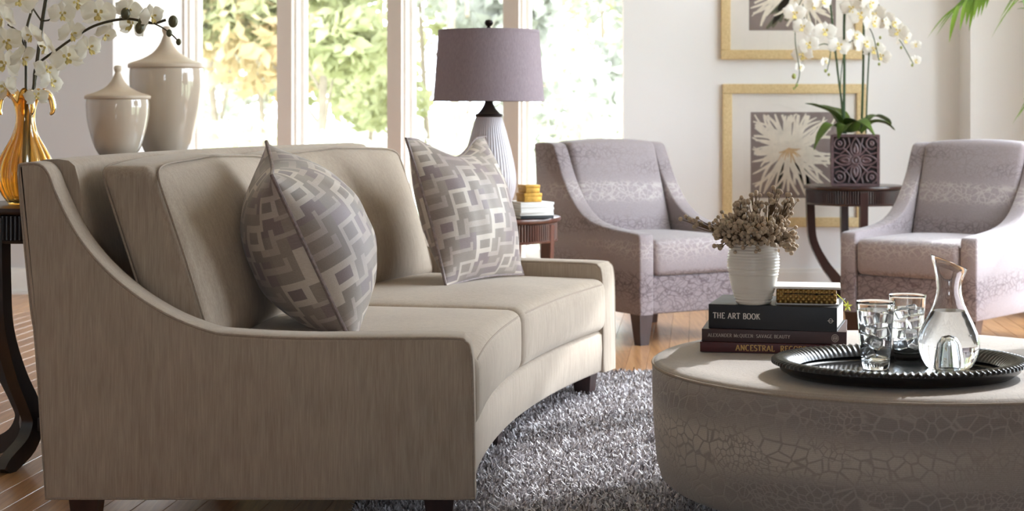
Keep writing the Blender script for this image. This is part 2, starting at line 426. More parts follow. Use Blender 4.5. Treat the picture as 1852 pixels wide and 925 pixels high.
def rug_mat():
    m, nt, b = new_mat('shag_pile')
    ge = nd(nt, 'ShaderNodeNewGeometry')
    c = ramp(nt, ge.outputs['Random Per Island'], [(0.0, srgb(92,82,80)), (0.25, srgb(140,130,130)), (0.55, srgb(196,190,192)), (1.0, srgb(236,232,236))])
    nt.links.new(c, b.inputs['Base Color']); b.inputs['Roughness'].default_value = 0.6
    b.inputs['Sheen Weight'].default_value = 0.2; return m
MAT['pile'] = rug_mat()
MAT['rug_back'] = plain('rug_backing', srgb(84,74,70), 0.95, var=0.2, scale=60)
MAT['bark'] = plain('bark', srgb(140,126,110), 0.9, var=0.25, scale=6)
MAT['grass'] = plain('lawn', srgb(150,154,120), 0.95, var=0.2, scale=1.2)
MAT['leaf_a'] = leafy('spring_leaf', srgb(146,149,106), srgb(198,196,152), 0.6, 0.5, 1)
MAT['leaf_b'] = leafy('blue_green_leaf', srgb(148,148,138), srgb(198,198,186), 0.6, 0.5, 1)
MAT['leaf_c'] = leafy('autumn_leaf', srgb(176,150,110), srgb(216,196,156), 0.6, 0.5, 1)

# ------------------------------------------------------------------ room shell
CEIL = 3.6
PL_ANG = math.radians(6.0)
PD = Vector((math.sin(PL_ANG), math.cos(PL_ANG), 0)); PA = Vector((math.cos(PL_ANG), -math.sin(PL_ANG), 0))
floor = struct('floor', G().box(-5.2, 3.3, -3.2, 11.4, -0.12, -0.014), MAT['dark_inside'])
RUG = (-0.42, 2.75, 2.6, 6.97)
def in_view(p):
    return p.y > 3.5 and abs(p.x)/p.y < 0.31 and p.z*0 == 0
def plank_geo(g, c, a0, a1, w):
    e = 0.0007; b = 0.0010
    P = lambda ca, la, z: tuple(PA*ca + PD*la + Vector((0, 0, z)))
    x0, x1, y0, y1 = c-w/2+e, c+w/2-e, a0+e, a1-e
    V = [P(x0,y0,-0.014),P(x1,y0,-0.014),P(x1,y1,-0.014),P(x0,y1,-0.014),P(x0,y0,-b),P(x1,y0,-b),P(x1,y1,-b),P(x0,y1,-b),
         P(x0+b,y0+b,0),P(x1-b,y0+b,0),P(x1-b,y1-b,0),P(x0+b,y1-b,0)]
    g.add(V, [(0,1,5,4),(1,2,6,5),(2,3,7,6),(3,0,4,7),(4,5,9,8),(5,6,10,9),(6,7,11,10),(7,4,8,11),(8,9,10,11)])
rest = G(); npl = 0; PW = 0.085
for row in range(-66, 48):
    c = row*PW; a = -3.2+random.uniform(-1.4, 0)
    while a < 11.6:
        L = random.uniform(1.1, 2.1); pts = [PA*(c+dx)+PD*(a+L*t/8) for t in range(9) for dx in (-PW/2, PW/2)]
        vis = [p for p in pts if in_view(p) and p.y < 10.4 and not (RUG[0]+0.1 < p.x < RUG[1] and RUG[2] < p.y < RUG[3]-0.05)]
        ok = False
        for p in vis:      # drop what only hides behind the sofa
            px = 926+p.x/p.y*FPX; py = HOR+CAMH/p.y*FPX
            if px < 110 and py > 500: ok = True
            if px > 1100 and py < 700: ok = True
            if py > 895 and px < 900: ok = True
            if 640 < py < 720 and px > 1000: ok = True
        if ok and npl < 295:
            g = G(); plank_geo(g, c, a, a+L, PW); part('plank', g, MAT['plank'], floor, False); npl += 1
        elif -4.9 < c < 3.6: plank_geo(rest, c, a, a+L, PW)
        a += L
o = part('plank_field', rest, MAT['plank'], floor, False); o['kind'] = 'stuff'
struct('ceiling', G().box(-5.2, 3.3, -3.2, 11.4, CEIL, CEIL+0.12), MAT['ceiling'])
struct('wall_left', G().box(-5.2, -5.0, -3.2, 10.4, 0, CEIL), MAT['wall_far'])
struct('wall_rear', G().box(-5.2, -1.1, -3.2, -3.0, 0, CEIL).box(0.0, 3.3, -3.2, -3.0, 0, CEIL).box(-1.1, 0.0, -3.2, -3.0, 0, 0.8).box(-1.1, 0.0, -3.2, -3.0, 2.3, CEIL), MAT['wall_far'])  # rear wall, with an opening for the added fill window
w = bpy.data.objects.new('window_9', None); COL.objects.link(w); w['kind'] = 'structure'  # unseen window, added to brighten the sofa's near end panel
part('window_frame', G().box(-1.1,-1.05,-3.13,-3.07,0.8,2.3).box(-0.05,0.0,-3.13,-3.07,0.8,2.3).box(-1.05,-0.05,-3.13,-3.07,0.8,0.85).box(-1.05,-0.05,-3.13,-3.07,2.25,2.3), MAT['trim'], w, False)
part('window_pane', G().box(-1.05,-0.05,-3.103,-3.097,0.85,2.25), MAT['pane'], w, False)
struct('wall_back_left', G().box(-5.2, -2.312, 10.25, 10.40, 0, CEIL), MAT['wall_grey'])
struct('baseboard_left', G().box(-5.0, -2.312, 10.228, 10.25, 0, 0.125).box(-5.0, -2.312, 10.220, 10.25, 0.0, 0.02).box(-5.0, -2.312, 10.235, 10.25, 0.125, 0.15), MAT['trim'])
struct('wall_back', G().box(0.632, 3.1, 10.0, 10.14, 0, CEIL), MAT['wall'])
struct('baseboard_back', G().box(0.632, 2.526, 9.978, 10.0, 0, 0.15).box(0.632, 2.526, 9.985, 10.0, 0.15, 0.17), MAT['trim'])
struct('wall_pilaster', G().box(2.526, 3.2, 9.75, 10.0, 0, CEIL), MAT['wall'])

# the bay: a return wall and the rotated window wall
A = Vector((-2.086, 11.2, 0)); WT = Vector((0.969, -0.247, 0)).normalized(); WN = Vector((0.247, 0.969, 0)).normalized()
g = G(); q = [(-2.312,10.25),(-2.086,11.2),(-2.3,11.4),(-2.5,10.40)]
g.loft([[(x,y,0) for x,y in q], [(x,y,CEIL) for x,y in q]]); struct('wall_bay', g, MAT['wall_grey'])
def wbox(g, s0, s1, d0, d1, z0, z1):
    P = lambda s, d, z: tuple(A+WT*s+WN*d+Vector((0,0,z)))
    return g.add([P(s0,d0,z0),P(s1,d0,z0),P(s1,d1,z0),P(s0,d1,z0),P(s0,d0,z1),P(s1,d0,z1),P(s1,d1,z1),P(s0,d1,z1)],
        [(0,3,2,1),(4,5,6,7),(0,1,5,4),(1,2,6,5),(2,3,7,6),(3,0,4,7)])
W0, W1, WEND = 0.16, 3.1, 3.3
struct('wall_window_base', wbox(G(), -0.05, WEND, 0, 0.22, 0, W0), MAT['wall'])
struct('roof_overhang', wbox(G(), -1.2, WEND+1.0, 0.23, 2.3, W1+0.06, W1+0.16), MAT['trim'])  # unseen slab added outside to keep the sun off the bay wall
struct('wall_window_head', wbox(G(), -0.05, WEND, 0, 0.22, W1, CEIL), MAT['wall'])
posts = [(-0.05, 0.015), (0.638, 0.736), (1.361, 1.452), (2.097, 2.194), (2.85, 3.3)]
for k, (a, b) in enumerate(posts):
    struct('trim_%d' % (k+1), wbox(G(), a, b, 0, 0.22, W0, W1), MAT['post'])
for k in range(4):
    a, b = posts[k][1], posts[k+1][0]
    w = bpy.data.objects.new('window_%d' % (k+1), None); COL.objects.link(w); w['kind'] = 'structure'
    g = G(); t = 0.035
    wbox(g, a, a+t, 0.13, 0.19, W0, W1); wbox(g, b-t, b, 0.13, 0.19, W0, W1)
    wbox(g, a+t, b-t, 0.13, 0.19, W0, W0+0.06); wbox(g, a+t, b-t, 0.13, 0.19, W1-0.06, W1)
    part('window_frame', g, MAT['trim'], w, False)
    g = G(); wbox(g, a, a+0.014, 0.055, 0.13, W0, W1); wbox(g, b-0.014, b, 0.055, 0.13, W0, W1)
    part('window_stop', g, MAT['trim'], w, False)
    part('window_pane', wbox(G(), a+t, b-t, 0.155, 0.161, W0+0.06, W1-0.06), MAT['pane'], w, False)
# right-hand glazing, out of frame, where the sun comes in
RX0, RX1, RZ0, RZ1 = 3.0, 3.2, 0.16, 3.45
struct('wall_right_base', G().box(RX0, RX1, -3.2, 9.75, 0, RZ0), MAT['wall'])
struct('wall_right_head', G().box(RX0, RX1, -3.2, 9.75, RZ1, CEIL), MAT['wall'])
struct('wall_right', G().box(RX0, RX1, -3.2, 5.2, RZ0, RZ1).box(RX0, RX1, 9.08, 9.75, RZ0, RZ1), MAT['wall'])
rp = [5.2, 6.0, 7.05, 8.12, 9.0]
for k, y in enumerate(rp[1:]):
    struct('trim_%d' % (k+6), G().box(RX0, RX1, y, y+(0.09 if k < 3 else 0.08), RZ0, RZ1), MAT['post'])
    w = bpy.data.objects.new('window_%d' % (k+5), None); COL.objects.link(w); w['kind'] = 'structure'
    y0 = rp[k]+(0.09 if k else 0.0); g = G()
    g.box(3.12, 3.17, y0, y0+0.03, RZ0, RZ1).box(3.12, 3.17, y-0.03, y, RZ0, RZ1).box(3.12, 3.17, y0+0.03, y-0.03, RZ0, RZ0+0.05).box(3.12, 3.17, y0+0.03, y-0.03, RZ1-0.05, RZ1)
    part('window_frame', g, MAT['trim'], w, False)
    part('window_pane', G().box(3.142, 3.148, y0+0.03, y-0.03, RZ0+0.05, RZ1-0.05), MAT['pane'], w, False)

# ------------------------------------------------------------------ outside
lawn = struct('ground_lawn', G().add([(-60,-60,-0.35),(60,-60,-0.35),(60,11.8,-0.35),(-60,11.8,-0.35),(60,120,0.6),(-60,120,0.6)], [(0,1,2,3),(3,2,4,5)]), MAT['grass'])
def leaf_cloud(n, centres, size, seed):
    r = np.random.default_rng(seed); c = np.array([x[:3] for x in centres]); rad = np.array([x[3] for x in centres])
    i = r.integers(0, len(c), n); d = r.normal(size=(n,3)); d /= np.linalg.norm(d, axis=1)[:,None]
    p = c[i]+d*(rad[i]*r.uniform(0.35, 1.0, n)**0.7)[:,None]*np.array([1,1,0.8])
    u = r.normal(size=(n,3)); u /= np.linalg.norm(u, axis=1)[:,None]; w = np.cross(u, r.normal(size=(n,3))); w /= np.linalg.norm(w, axis=1)[:,None]
    s = (size*r.uniform(0.6, 1.3, n))[:,None]
    V = np.stack([p-u*s, p+w*s*0.5, p+u*s, p-w*s*0.5], 1).reshape(-1,3)
    g = G(); g.v = [tuple(x) for x in V.tolist()]; g.f = [(4*k,4*k+1,4*k+2,4*k+3) for k in range(n)]; return g
def tree(px, y, h, spread, mat, label, name, n=2600, seed=1, trunk=0.12, leaf=0.11):
    y *= 1.5; h *= 1.25; spread *= 1.75; trunk *= 0.8; n = int(n*2.4); leaf *= 1.75
    x = (px-926)/FPX*y; gz = -0.35+0.95*(y-11.8)/108.2
    t = thing(name, label, 'tree', (x, y, gz), 0, 'trees outside the windows'); r = random.Random(seed)
    g = G(); top = h*0.75
    g.tube(smoothpath([(0,0,-0.1), (0.05*h*r.uniform(-1,1),0,h*0.3), (0.06*h*r.uniform(-1,1),0.1,top)], 4), [trunk*(1-0.07*k) for k in range(9)], 7)
    cs = []
    for k in range(9):
        z0 = h*(0.04+0.66*k/8); a = r.uniform(0, 2*PI); e = (math.cos(a)*spread*r.uniform(0.4,1), math.sin(a)*spread*r.uniform(0.4,1), z0+h*r.uniform(0.05, 0.28))
        g.tube(smoothpath([(0,0,z0), (e[0]*0.5, e[1]*0.5, z0+(e[2]-z0)*0.7), e], 3), [trunk*0.4*(1-0.12*j) for j in range(7)], 5)
        cs.append((*e, spread*r.uniform(0.3, 0.52)))
    cs.append((0,0,h*0.88,spread*0.5))
    part('trunk', g, MAT['bark'], t); part('foliage', leaf_cloud(n, cs, leaf, seed), mat, t, False)
tree(400, 24, 7.0, 1.9, MAT['leaf_c'], 'autumn-tinted tree seen through the leftmost window pane', 'broadleaf_tree', 2600, 3)
tree(480, 34, 9.0, 2.2, MAT['leaf_b'], 'grey-green tree farther off behind the leftmost window pane', 'broadleaf_tree', 2600, 4)
tree(578, 22, 6.5, 1.5, MAT['leaf_a'], 'yellow-green tree with dark trunk in the second window pane', 'broadleaf_tree', 2600, 5)
tree(668, 36, 9.5, 2.4, MAT['leaf_a'], 'tall olive tree behind the second window pane, at its right', 'broadleaf_tree', 2800, 6)
tree(775, 30, 6.5, 2.0, MAT['leaf_a'], 'green tree seen left of the lamp in the third window pane', 'broadleaf_tree', 2400, 7)
tree(845, 20, 8.0, 1.5, MAT['leaf_b'], 'tree with straight trunk seen above the lamp shade', 'broadleaf_tree', 2000, 8)
tree(985, 26, 7.5, 2.1, MAT['leaf_b'], 'grey-green tree seen just right of the lamp shade', 'broadleaf_tree', 2600, 9)
tree(1085, 33, 8.5, 2.6, MAT['leaf_a'], 'pale green tree beside the picture wall in the rightmost pane', 'broadleaf_tree', 2800, 10)
tree(300, 40, 9.0, 3.0, MAT['leaf_a'], 'far tree at the left edge of the windows behind the tall jar', 'broadleaf_tree', 2000, 11)
for k, (px, y, lab) in enumerate([(430, 19, 'low shrub on the lawn in the leftmost window pane'), (640, 18, 'low shrub on the lawn in the second window pane'),
                     (800, 21, 'low shrub on the lawn left of the lamp base'), (1000, 17, 'low shrub on the lawn between lamp and armchair'), (1090, 20, 'low shrub on the lawn above the left armchair')]):
    x = (px-926)/FPX*y; gz = -0.35+0.95*(y-11.8)/108.2
    t = thing('garden_shrub', lab, 'shrub', (x, y, gz), 0, 'garden shrubs'); r = random.Random(50+k); g = G()
    for j in range(5): g.tube([(0,0,-0.05), (r.uniform(-.3,.3), r.uniform(-.3,.3), 0.6)], [0.03, 0.012], 5)
    part('stem', g, MAT['bark'], t)
    part('foliage', leaf_cloud(900, [(r.uniform(-.8,.8), r.uniform(-.5,.5), r.uniform(.4,.9), .5) for j in range(6)], 0.07, 60+k), MAT['leaf_b' if k % 2 else 'leaf_a'], t, False)

# ------------------------------------------------------------------ curved sofa
R0, CX, CY, PH = 5.4, 5.312, 4.26, 0.42
def arc(u, ph, z): return ((CX-(R0+u)*math.cos(ph)), CY+(R0+u)*math.sin(ph), z)
sofa = thing('curved_sofa', 'curved taupe chenille sofa with swooping arms in the foreground', 'sofa', (-0.5, 5.4, 0))
PROF = [(0,.1165),(.003,.39),(.009,.478),(.022,.500),(.053,.5094),(.25,.5094),(.426,.5094),(.586,.5174),(.639,.5254),(.719,.5547),(.799,.60),(.8735,.6585),
        (.937,.728),(.98,.797),(1.012,.866),(1.027,.905),(1.05,.928),(1.092,.929),(1.104,.915),(1.098,.8156),(1.075,.58),(1.063,.487),(1.039,.1165)]
P3 = [(p.x, p.y) for p in smoothpath([(a, b, 0) for a, b in PROF], 3)]
def inset(poly, d):
    out = []; n = len(poly)
    for i in range(n):
        a, b, c = Vector(poly[i-1]), Vector(poly[i]), Vector(poly[(i+1) % n])
        t = ((b-a).normalized()+(c-b).normalized()); t = t.normalized() if t.length > 1e-6 else (c-b).normalized()
        nrm = Vector((t.y, -t.x)); out.append((b.x-nrm.x*-d*-1, b.y-nrm.y*-d*-1) if False else (b.x+nrm.x*d, b.y+nrm.y*d))
    return out
def panel(poly, th, place, r=0.012):
    """extruded outline with rounded rims; place(u, w, z), w from 0 (outer) to th"""
    g = G(); rings = []
    steps = [(r, 0.0), (r*0.3, r*0.3), (0, r), (0, th-r), (r*0.3, th-r*0.3), (r, th)]
    for ins, w in steps: rings.append([place(u, w, z) for u, z in inset(poly, ins)])
    g.loft(rings); return g
AT = 0.125
def near_place(u, w, z): return (CX-R0-u, CY+w, z)
tn = Vector((math.sin(PH), math.cos(PH), 0))
def far_place(u, w, z):
    p = Vector(arc(u, PH, z)); return tuple(p-tn*(AT-w)+tn*0.0) if False else tuple(p-tn*w)
arm_n = wpart('arm', panel(P3, AT, near_place), MAT['sofa'], sofa, angle=50)
gp = G().tube([near_place(u, 0.004, z) for u, z in inset(P3, 0.004)], 0.0035, 6, closed=True); gp.tube([near_place(u, AT-0.004, z) for u, z in inset(P3, 0.004)], 0.0035, 6, closed=True)
part('piping', gp.shift(-Vector(sofa.location)), MAT['sofa_pipe'], arm_n)
arm_f = wpart('arm', panel([p for p in P3][::1], AT, far_place), MAT['sofa'], sofa, angle=50)
gp = G().tube([far_place(u, 0.004, z) for u, z in inset(P3, 0.004)], 0.0035, 6, closed=True); gp.tube([far_place(u, AT-0.004, z) for u, z in inset(P3, 0.004)], 0.0035, 6, closed=True)
part('piping', gp.shift(-Vector(sofa.location)), MAT['sofa_pipe'], arm_f)
pa, pb = AT*0.8/R0, PH-AT*0.8/R0
# back frame and base, swept along the arc
def sweep(prof, a, b, n=40):
    return G().loft([[arc(u, a+(b-a)*i/n, z) for u, z in prof] for i in range(n+1)])
bp = [(.90,.1165),(.93,.45),(.965,.75),(.985,.88),(.995,.918),(1.01,.931),(1.035,.935),(1.07,.934),(1.09,.928),(1.098,.912),(1.095,.8156),(1.072,.58),(1.06,.487),(1.036,.1165)]
wpart('backrest', sweep(bp, pa, pb), MAT['sofa'], sofa, angle=60)
rp_ = [(.012,.125),(.008,.20),(.010,.252),(.022,.264),(.30,.264),(.92,.264),(.92,.1165),(.022,.1165)]
wpart('seat_base', sweep(rp_, pa, pb), MAT['sofa'], sofa, angle=60)
def arc_box(u0, u1, p0, p1, z0, z1, r, n, fn):
    hu, hz, hl = (u1-u0)/2, (z1-z0)/2, (p1-p0)*(R0+u0)/2
    def f(x, y, z):
        l, u, zz = fn(x/hl, y/hu, z/hz)
        return arc((u0+u1)/2+y+u, (p0+p1)/2+(x+l)/hl*(p1-p0)/2, (z0+z1)/2+z+zz)
    return G().soft(hl, hu, hz, r, n, f)
wr = random.Random(4)
def seat_fn(a, b, c):
    dome = max(0, (1-a*a))*max(0, (1-b*b*b*b))
    z = (0.022*dome if c > 0 else 0.0)
    u = -0.012*max(0,1-a**4)*max(0, 1-c*c) if b < 0 else 0
    return (0, u, z*max(0, c))
pm = (pa+pb)/2; gap = 0.0012
for p0, p1 in ((pa+gap, pm-gap), (pm+gap, pb-gap)):
    cu = wpart('seat_cushion', arc_box(-0.004, 0.80, p0, p1, 0.264, 0.452, 0.038, (14,10,3), seat_fn), MAT['sofa'], sofa, angle=80)
    gp = G()
    for zz, rr in ((0.430, 0.0028), (0.288, 0.0028)):
        pts = []
        for k in range(31):
            t = -1+2*k/30; uu = 0.006-0.012*(1-t**4)*(0.35)
            pts.append(arc(uu-0.004+(0.018 if abs(t) > 0.97 else 0), (p0+p1)/2+t*(p1-p0)/2*0.975, zz+0.004))
        gp.tube(pts, rr, 6)
    part('piping', gp.shift(-Vector(sofa.location)), MAT['sofa_pipe'], cu)
def back_fn(a, b, c):
    # lean backwards with height, crown the front, sag the corners
    lean = 0.155*(c*0.5+0.5)
    dome = (max(0, 1-a*a)**0.7)*(max(0, 1-c*c)**0.6)
    u = lean-(0.085*dome if b < 0 else 0)*(-b if b < 0 else 0)
    wr_ = 0.002*math.sin(9*a+2*c)*math.sin(3+5*c)*max(0, 1-abs(a)) if b < 0 else 0
    return (-0.012*math.copysign(c*c, a)*0, u+wr_, 0.018*max(0, 1-a*a)*max(0, c)-0.010*max(0, -c)*0)
for j, (p0, p1) in enumerate(((pa+0.006, pm-0.002), (pm+0.002, pb-0.010))):
    cu = wpart('back_cushion', arc_box(0.655, 0.795, p0, p1, 0.448, 0.915, 0.030, (14,4,12), back_fn), MAT['sofa'], sofa, angle=80)
    gp = G(); hl = (p1-p0)*(R0+0.655)/2
    for b in (-1, 1):
        pts = []
        for k in range(80):
            a = 2*PI*k/80; ca, sa = math.cos(a), math.sin(a)
            x = math.copysign(abs(ca)**0.13, ca)*0.988; z = math.copysign(abs(sa)**0.13, sa)*0.985
            l, u, zz = back_fn(x*0.99, b*0.88, z*0.98)
            pts.append(arc(0.725+b*0.066+u, (p0+p1)/2+x*(p1-p0)/2, 0.6815+z*0.2335+zz))
        gp.tube(pts, 0.0032, 6, closed=True)
    part('piping', gp.shift(-Vector(sofa.location)), MAT['sofa_pipe'], cu)
def leg(g, x, y, z1, w1, w0, rot=0, z0=0.0):
    c, s_ = math.cos(rot), math.sin(rot); rings = []
    for z, w in ((z0, w0), (z1, w1)):
        rings.append([(x+c*a*w/2-s_*b*w/2, y+s_*a*w/2+c*b*w/2, z) for a, b in ((-1,-1),(1,-1),(1,1),(-1,1))])
    return g.loft(rings)
for u, ph in ((0.09, 0.016), (0.10, PH/2), (0.09, PH-0.016), (0.96, 0.016), (0.96, PH/2), (0.96, PH-0.016)):
    p = arc(u, ph, 0); wpart('leg', leg(G(), p[0], p[1], 0.118, 0.075, 0.052, -ph, 0.0125 if p[0] > RUG[0] else 0.0), MAT['espresso'], sofa, smooth=False)

# ------------------------------------------------------------------ throw pillows
def fret(n):
    """interlocking stepped keys: a grid of tone indices"""
    a = np.zeros((n, n), int)
    for j in range(n):
        for i in range(n):
            r, y = j//5, j % 5; x = (i-5*r) % 15
            if (y == 0 and x <= 5) or x == 5 or (y == 2 and 5 <= x <= 9) or (x == 9 and 2 <= y): a[j, i] = 1
            if a[j, i] == 0:
                x2 = (i-5*r+3) % 15
                if (y == 3 and x2 <= 6) or (x2 == 6 and y >= 3) or (x2 == 0 and y >= 1) or (y == 1 and x2 >= 12): a[j, i] = 2
            if a[j, i] == 0 and ((i//5+j//4) % 3 == 0): a[j, i] = 3
    return a
def pillow_mat():
    m, nt, b = new_mat('geometric_key_jacquard')
    at_ = nd(nt, 'ShaderNodeAttribute', attribute_name='weave')
    fine = noise(nt, coords(nt, (40, 700, 700)), 1.0, 2)
    c = mixc(nt, 0.35, at_.outputs['Color'], ramp(nt, fine, [(0.25, (0.30,)*3), (0.75, (0.70,)*3)]), 'OVERLAY')
    nt.links.new(c, b.inputs['Base Color']); b.inputs['Roughness'].default_value = 0.55
    b.inputs['Sheen Weight'].default_value = 0.2; b.inputs['Specular IOR Level'].default_value = 0.4; return m
MAT['pillow'] = pillow_mat()
MAT['pillow_pipe'] = plain('pillow_piping', srgb(128,112,108), 0.6, var=0.3, scale=90)
def pillow(name, label, o, wv, vv, size, T, chop, seed):
    wv, vv = Vector(wv).normalized(), Vector(vv); vv = (vv-wv*vv.dot(wv)).normalized(); nv = wv.cross(vv)   # front = -nv side chosen below
    if nv.x < 0: nv = -nv
    N = 96; t = thing(name, label, 'pillow', o, 0, 'patterned throw pillows'); h = size/2
    def pt(a, b, side):
        e = 0.055
        x = a*(1-e*(1-b*b)*a*a); y = b*(1-e*(1-a*a)*b*b)
        th = T*(max(0, 1-a*a)**0.6)*(max(0, 1-abs(b)**2.2)**0.72)
        if b > 0: y -= chop*max(0, 1-(a/0.75)**2)**1.5*b**3; th *= 1-chop*0.9*b*b*max(0, 1-(a/0.5)**2)
        wr = 0.004*math.sin(11*a+7*b)*math.sin(5*b-9*a)*(1-max(abs(a), abs(b)))
        return wv*(x*h)+vv*(y*h+h)+nv*side*(th+wr)
    NC = 36; cell = fret(NC); rr = random.Random(seed)
    TON = [srgb(152,140,129), srgb(206,194,181), srgb(180,166,156), srgb(138,123,121)]; MV = srgb(128,111,113)
    V = []; F = []; C = []
    nz = {}
    for side in (1, -1):
        b0 = len(V)
        for j in range(N+1):
            for i in range(N+1):
                # cluster samples at the rims so the edge is crisp
                a = math.sin((i/N-0.5)*PI)*0.4+(2*i/N-1)*0.6; b = math.sin((j/N-0.5)*PI)*0.4+(2*j/N-1)*0.6
                V.append(tuple(pt(a, b, side)))
        for j in range(N):
            for i in range(N):
                q = [b0+j*(N+1)+i, b0+j*(N+1)+i+1, b0+(j+1)*(N+1)+i+1, b0+(j+1)*(N+1)+i]
                if side < 0: q.reverse()
                F.append(tuple(q))
                ci, cj = i*NC//N, j*NC//N; k = cell[cj, ci if side > 0 else NC-1-ci]; key = (side, ci//5, cj//4, int(k))
                if key not in nz: nz[key] = (rr.uniform(0.82, 1.12), rr.random())
                m_, u_ = nz[key]; c = TON[k]; zf = 0.5+0.5*math.sin(i*0.085+seed*2.1+side)*math.sin(j*0.075+seed)*1.0; zf = 0.6*zf*zf; mv = MV
                c = [c[q_]*(1-zf)+mv[q_]*(1.25 if k else 0.85)*zf for q_ in range(3)]; m_ = 0.93+0.14*u_
                C.append((min(1, c[0]*m_), min(1, c[1]*m_), min(1, c[2]*m_), 1))
    me = bpy.data.meshes.new('cover'); me.from_pydata(V, [], F); me.materials.append(MAT['pillow'])
    at_ = me.color_attributes.new('weave', 'FLOAT_COLOR', 'CORNER')
    at_.data.foreach_set('color', np.repeat(np.array(C, 'f'), 4, axis=0).ravel())
    me.polygons.foreach_set('use_smooth', [True]*len(me.polygons)); me.update(); obj('cover', me, t)
    pts = []
    for s0 in range(4):
        for k in range(24):
            q = -1+2*k/24; a, b = [(q,-1), (1,q), (-q,1), (-1,-q)][s0]
            pts.append(pt(a, b, 1)*1.0)
    part('piping', G().tube(pts, 0.0055, 7, closed=True), MAT['pillow_pipe'], t)
pillow('throw_pillow', 'plump key-patterned pillow standing edge-on near the front sofa arm', (-0.455, 4.90, 0.462), (-0.075, 0.45, 0.07), (-0.22, 0, 0.48), 0.52, 0.175, 0.02, 1)
pillow('throw_pillow', 'key-patterned pillow with dented top leaning by the far sofa arm', (-0.090, 6.13, 0.468), (0.5, 0.866, 0), (-0.15, 0.05, 0.48), 0.52, 0.125, 0.24, 2)
# ------------------------------------------------------------------ armchairs
CW, CD = 0.67, 0.84
CPROF = [(0,.14),(.0,.42),(.004,.488),(.02,.503),(.06,.507),(.25,.520),(.40,.547),(.50,.60),(.575,.675),(.635,.76),(.675,.84),(.70,.885),(.73,.902),(.80,.906),(.862,.902),(.876,.885),(.868,.80),(.845,.50),(.80,.14)]
CP3 = [(p.x, p.y) for p in smoothpath([(a, b, 0) for a, b in CPROF], 3)]
def armchair(label, loc, a):
    t = thing('armchair', label, 'armchair', loc, a, 'pair of crackle-weave armchairs'); ht, y0 = 0.078, -CD/2
    for s in (-1, 1):
        pl = lambda u, w, z: (s*(CW/2-w), y0+u, z)
        arm = part('arm', panel(CP3, ht, pl, 0.008), MAT['chair'], t, angle=50)
        g = G().tube([pl(u, 0.005, z) for u, z in inset(CP3, 0.005)], 0.003, 6, closed=True)
        g.tube([pl(u, ht-0.005, z) for u, z in inset(CP3, 0.005)], 0.003, 6, closed=True)
        part('piping', g, MAT['chair_pipe'], arm)
    hw = CW/2-ht-0.001
    def bf(x, y, z):
        c = z/0.235; a_ = x/hw
        return (x, y+0.16*(c*0.5+0.5)-(0.03*max(0, 1-a_*a_)*max(0, 1-c*c) if y < 0 else 0), z+0.016*max(0, 1-a_*a_)*max(0, c))
    part('backrest', G().soft(hw, 0.075, 0.235, 0.028, (10,3,10), bf, (0, y0+0.595, 0.672)), MAT['chair'], t, angle=70)
    def sf(x, y, z):
        a_, b_ = x/hw, y/0.31
        return (x, y-(0.008*max(0, 1-a_*a_) if y < 0 else 0), z+(0.016*max(0, 1-a_*a_)*max(0, 1-b_*b_) if z > 0 else 0))
    cu = part('seat_cushion', G().soft(hw-0.003, 0.305, 0.082, 0.03, (10,10,3), sf, (0, y0+0.30, 0.394)), MAT['chair'], t, angle=70)
    part('piping', G().tube([(-hw+0.012, y0+0.004, 0.456), (0, y0-0.006, 0.458), (hw-0.012, y0+0.004, 0.456)], 0.003, 6), MAT['chair_pipe'], cu)
    part('seat_base', G().rbox(-hw, hw, y0+0.012, y0+0.80, 0.14, 0.312, 0.01), MAT['chair'], t)
    part('back_panel', G().rbox(-hw, hw, y0+0.72, y0+0.80, 0.16, 0.60, 0.01), MAT['chair'], t)
    for sx in (-1, 1):
        part('leg', leg(G(), sx*(CW/2-0.05), y0+0.055, 0.142, 0.075, 0.046), MAT['espresso'], t, False)
        part('leg', leg(G(), sx*(CW/2-0.06), y0+0.74, 0.142, 0.062, 0.044), MAT['espresso'], t, False)
    return t
armchair('mauve-grey crackle-weave armchair beside the lamp table, behind the far sofa arm', (0.634, 8.452, 0), math.radians(32))
armchair('mauve-grey crackle-weave armchair at the right edge, beside the orchid table', (2.030, 8.217, 0), math.radians(-40))

# ------------------------------------------------------------------ rug
rug = obj('shag_rug', G().rbox(RUG[0], RUG[1], RUG[2], RUG[3], 0.0005, 0.012, 0.004).mesh('shag_rug', MAT['rug_back']))
tag(rug, 'shaggy grey and white rug under sofa front and ottoman', 'rug')
def pile(n, x0, x1, y0, y1, w, l, seed):
    r = np.random.default_rng(seed)
    p = np.stack([r.uniform(x0, x1, n), r.uniform(y0, y1, n), np.full(n, 0.010)], 1)
    a = r.uniform(0, 2*PI, n); d = np.stack([np.cos(a), np.sin(a), np.zeros(n)], 1); sd = np.stack([-np.sin(a), np.cos(a), np.zeros(n)], 1)
    L = (l*r.uniform(0.6, 1.15, n))[:,None]; ln = r.uniform(0.15, 0.95, n)[:,None]; ww = (w*r.uniform(0.7, 1.3, n))[:,None]
    up = np.array([0,0,1.0])
    m = p+up*L*0.55+d*L*0.22*ln; tp = p+up*L*(0.62+0.3*(1-ln))+d*L*0.75*ln
    V = np.stack([p-sd*ww*0.5, p+sd*ww*0.5, m+sd*ww*0.5, m-sd*ww*0.5, tp+sd*ww*0.3, tp-sd*ww*0.3], 1)
    return V.reshape(-1, 3)
V = np.concatenate([pile(110000, -0.40, 1.05, 4.15, 6.95, 0.0055, 0.042, 1), pile(50000, 1.05, 2.72, 2.65, 6.95, 0.006, 0.034, 2), pile(26000, -0.40, 1.05, 2.65, 4.15, 0.006, 0.034, 3)])
nb = len(V)//6; me = bpy.data.meshes.new('pile'); base = np.arange(nb)[:,None]*6
